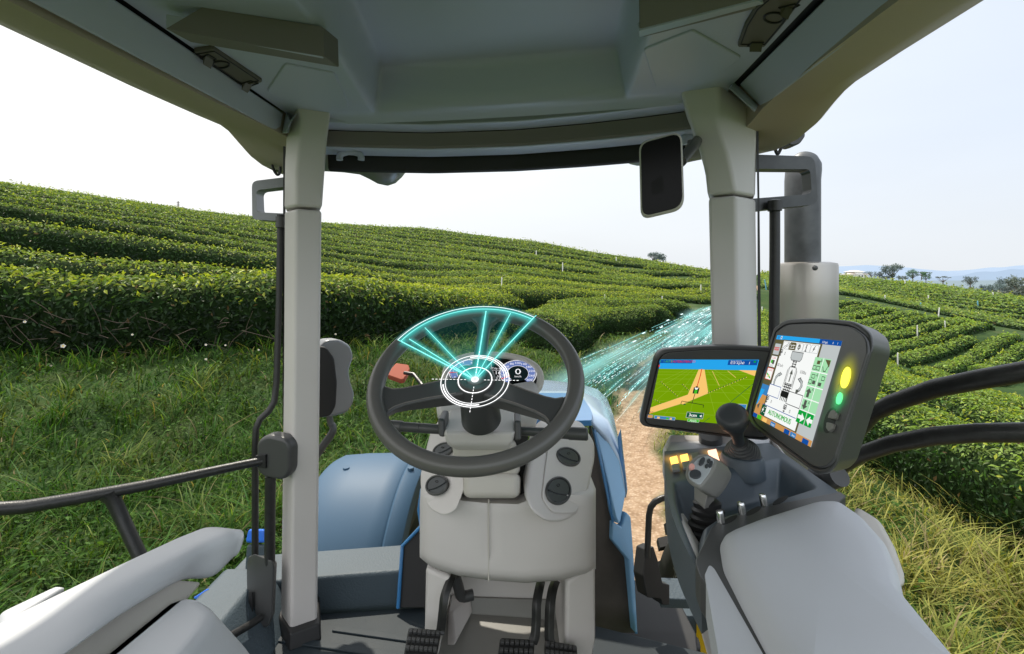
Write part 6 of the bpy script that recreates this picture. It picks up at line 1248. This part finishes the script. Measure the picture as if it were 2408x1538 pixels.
# ------------------------------------------------------------------ sky, sun, camera
SUN_EL, SUN_AZ = math.radians(58), math.radians(-26)     # azimuth from the driving direction, negative = left
w = bpy.data.worlds.new('World'); scene.world = w; w.use_nodes = True; nt = w.node_tree; N = nt.nodes; L = nt.links; bg = N['Background']
sky = N.new('ShaderNodeTexSky'); sky.sky_type = 'NISHITA'; sky.sun_disc = False; sky.sun_elevation = SUN_EL; sky.sun_rotation = SUN_AZ; sky.dust_density = 4; sky.air_density = 1.2
tc = N.new('ShaderNodeTexCoord'); sx = N.new('ShaderNodeSeparateXYZ'); L.new(tc.outputs['Generated'], sx.inputs[0])
r = N.new('ShaderNodeMapRange'); r.inputs[1].default_value = -.55; r.inputs[2].default_value = .75; L.new(sx.outputs[0], r.inputs[0])
hz = N.new('ShaderNodeValToRGB'); e = hz.color_ramp.elements; e[0].position = 0; e[0].color = (11.2,11.1,10.9,1); e[1].position = 1; e[1].color = (7.9,8.7,9.9,1); q = e.new(.45); q.color = (9.6,10.0,10.3,1)
L.new(r.outputs[0], hz.inputs[0])
up = N.new('ShaderNodeMapRange'); up.inputs[1].default_value = 0.; up.inputs[2].default_value = .22; L.new(sx.outputs[2], up.inputs[0])
hm = N.new('ShaderNodeMix'); hm.data_type = 'RGBA'; hm.inputs[6].default_value = (8.5,8.9,9.3,1); L.new(hz.outputs[0], hm.inputs[7]); L.new(up.outputs[0], hm.inputs[0])
cn = N.new('ShaderNodeTexNoise'); cn.inputs['Scale'].default_value = 2.2; cn.inputs['Detail'].default_value = 4; mp = N.new('ShaderNodeMapping'); mp.inputs['Scale'].default_value = (1,1,3.5); L.new(tc.outputs['Generated'], mp.inputs[0]); L.new(mp.outputs[0], cn.inputs['Vector'])
cm = N.new('ShaderNodeMapRange'); cm.inputs[3].default_value = .93; cm.inputs[4].default_value = 1.05; L.new(cn.outputs['Fac'], cm.inputs[0])
def mrange(src, a, b, c, d):
    q = N.new('ShaderNodeMapRange'); q.interpolation_type = 'SMOOTHSTEP'
    for i_, v_ in enumerate((a, b, c, d)): q.inputs[i_+1].default_value = v_
    L.new(src, q.inputs[0]); return q
zen = mrange(sx.outputs[2], +.45, .95, 1.0, 1.35); back = mrange(sx.outputs[1], -.75, .05, 1.55, 1.0)     # extra sky brightness added overhead and behind to fill the cab interior
m1 = N.new('ShaderNodeMath'); m1.operation = 'MULTIPLY'; L.new(zen.outputs[0], m1.inputs[0]); L.new(back.outputs[0], m1.inputs[1])
m2 = N.new('ShaderNodeMath'); m2.operation = 'MULTIPLY'; L.new(m1.outputs[0], m2.inputs[0]); L.new(cm.outputs[0], m2.inputs[1]); cm = m2
vm = N.new('ShaderNodeVectorMath'); vm.operation = 'SCALE'; L.new(hm.outputs[2], vm.inputs[0]); L.new(cm.outputs[0], vm.inputs['Scale'])
mx = N.new('ShaderNodeMix'); mx.data_type = 'RGBA'; mx.inputs[0].default_value = .88; L.new(sky.outputs[0], mx.inputs[6]); L.new(vm.outputs[0], mx.inputs[7]); L.new(mx.outputs[2], bg.inputs[0]); bg.inputs[1].default_value = .112
ld = bpy.data.lights.new('sun', 'SUN'); ld.energy = 4.6; ld.angle = math.radians(1.0); ld.color = (1,.93,.80)
so = bpy.data.objects.new('sun', ld); COL.objects.link(so)
sd = Vector((math.sin(SUN_AZ)*math.cos(SUN_EL), math.cos(SUN_AZ)*math.cos(SUN_EL), math.sin(SUN_EL))); so.rotation_euler = sd.to_track_quat('Z', 'Y').to_euler(); so.location = sd*50
cd = bpy.data.cameras.new('camera'); co = bpy.data.objects.new('camera', cd); COL.objects.link(co); scene.camera = co
co.location = (0,0,EZ); co.rotation_euler = (math.radians(90),0,0); cd.sensor_width = 36; cd.sensor_fit = 'HORIZONTAL'; cd.lens = 36*F/2408; cd.shift_y = -(769-HY)/2408; cd.clip_start = .02; cd.clip_end = 20000
scene.view_settings.view_transform = 'Standard'; scene.view_settings.look = 'None'; scene.view_settings.exposure = 0; scene.view_settings.gamma = 1
scene.cycles.max_bounces = 8; scene.cycles.diffuse_bounces = 4; scene.cycles.transparent_max_bounces = 16; scene.cycles.use_denoising = True
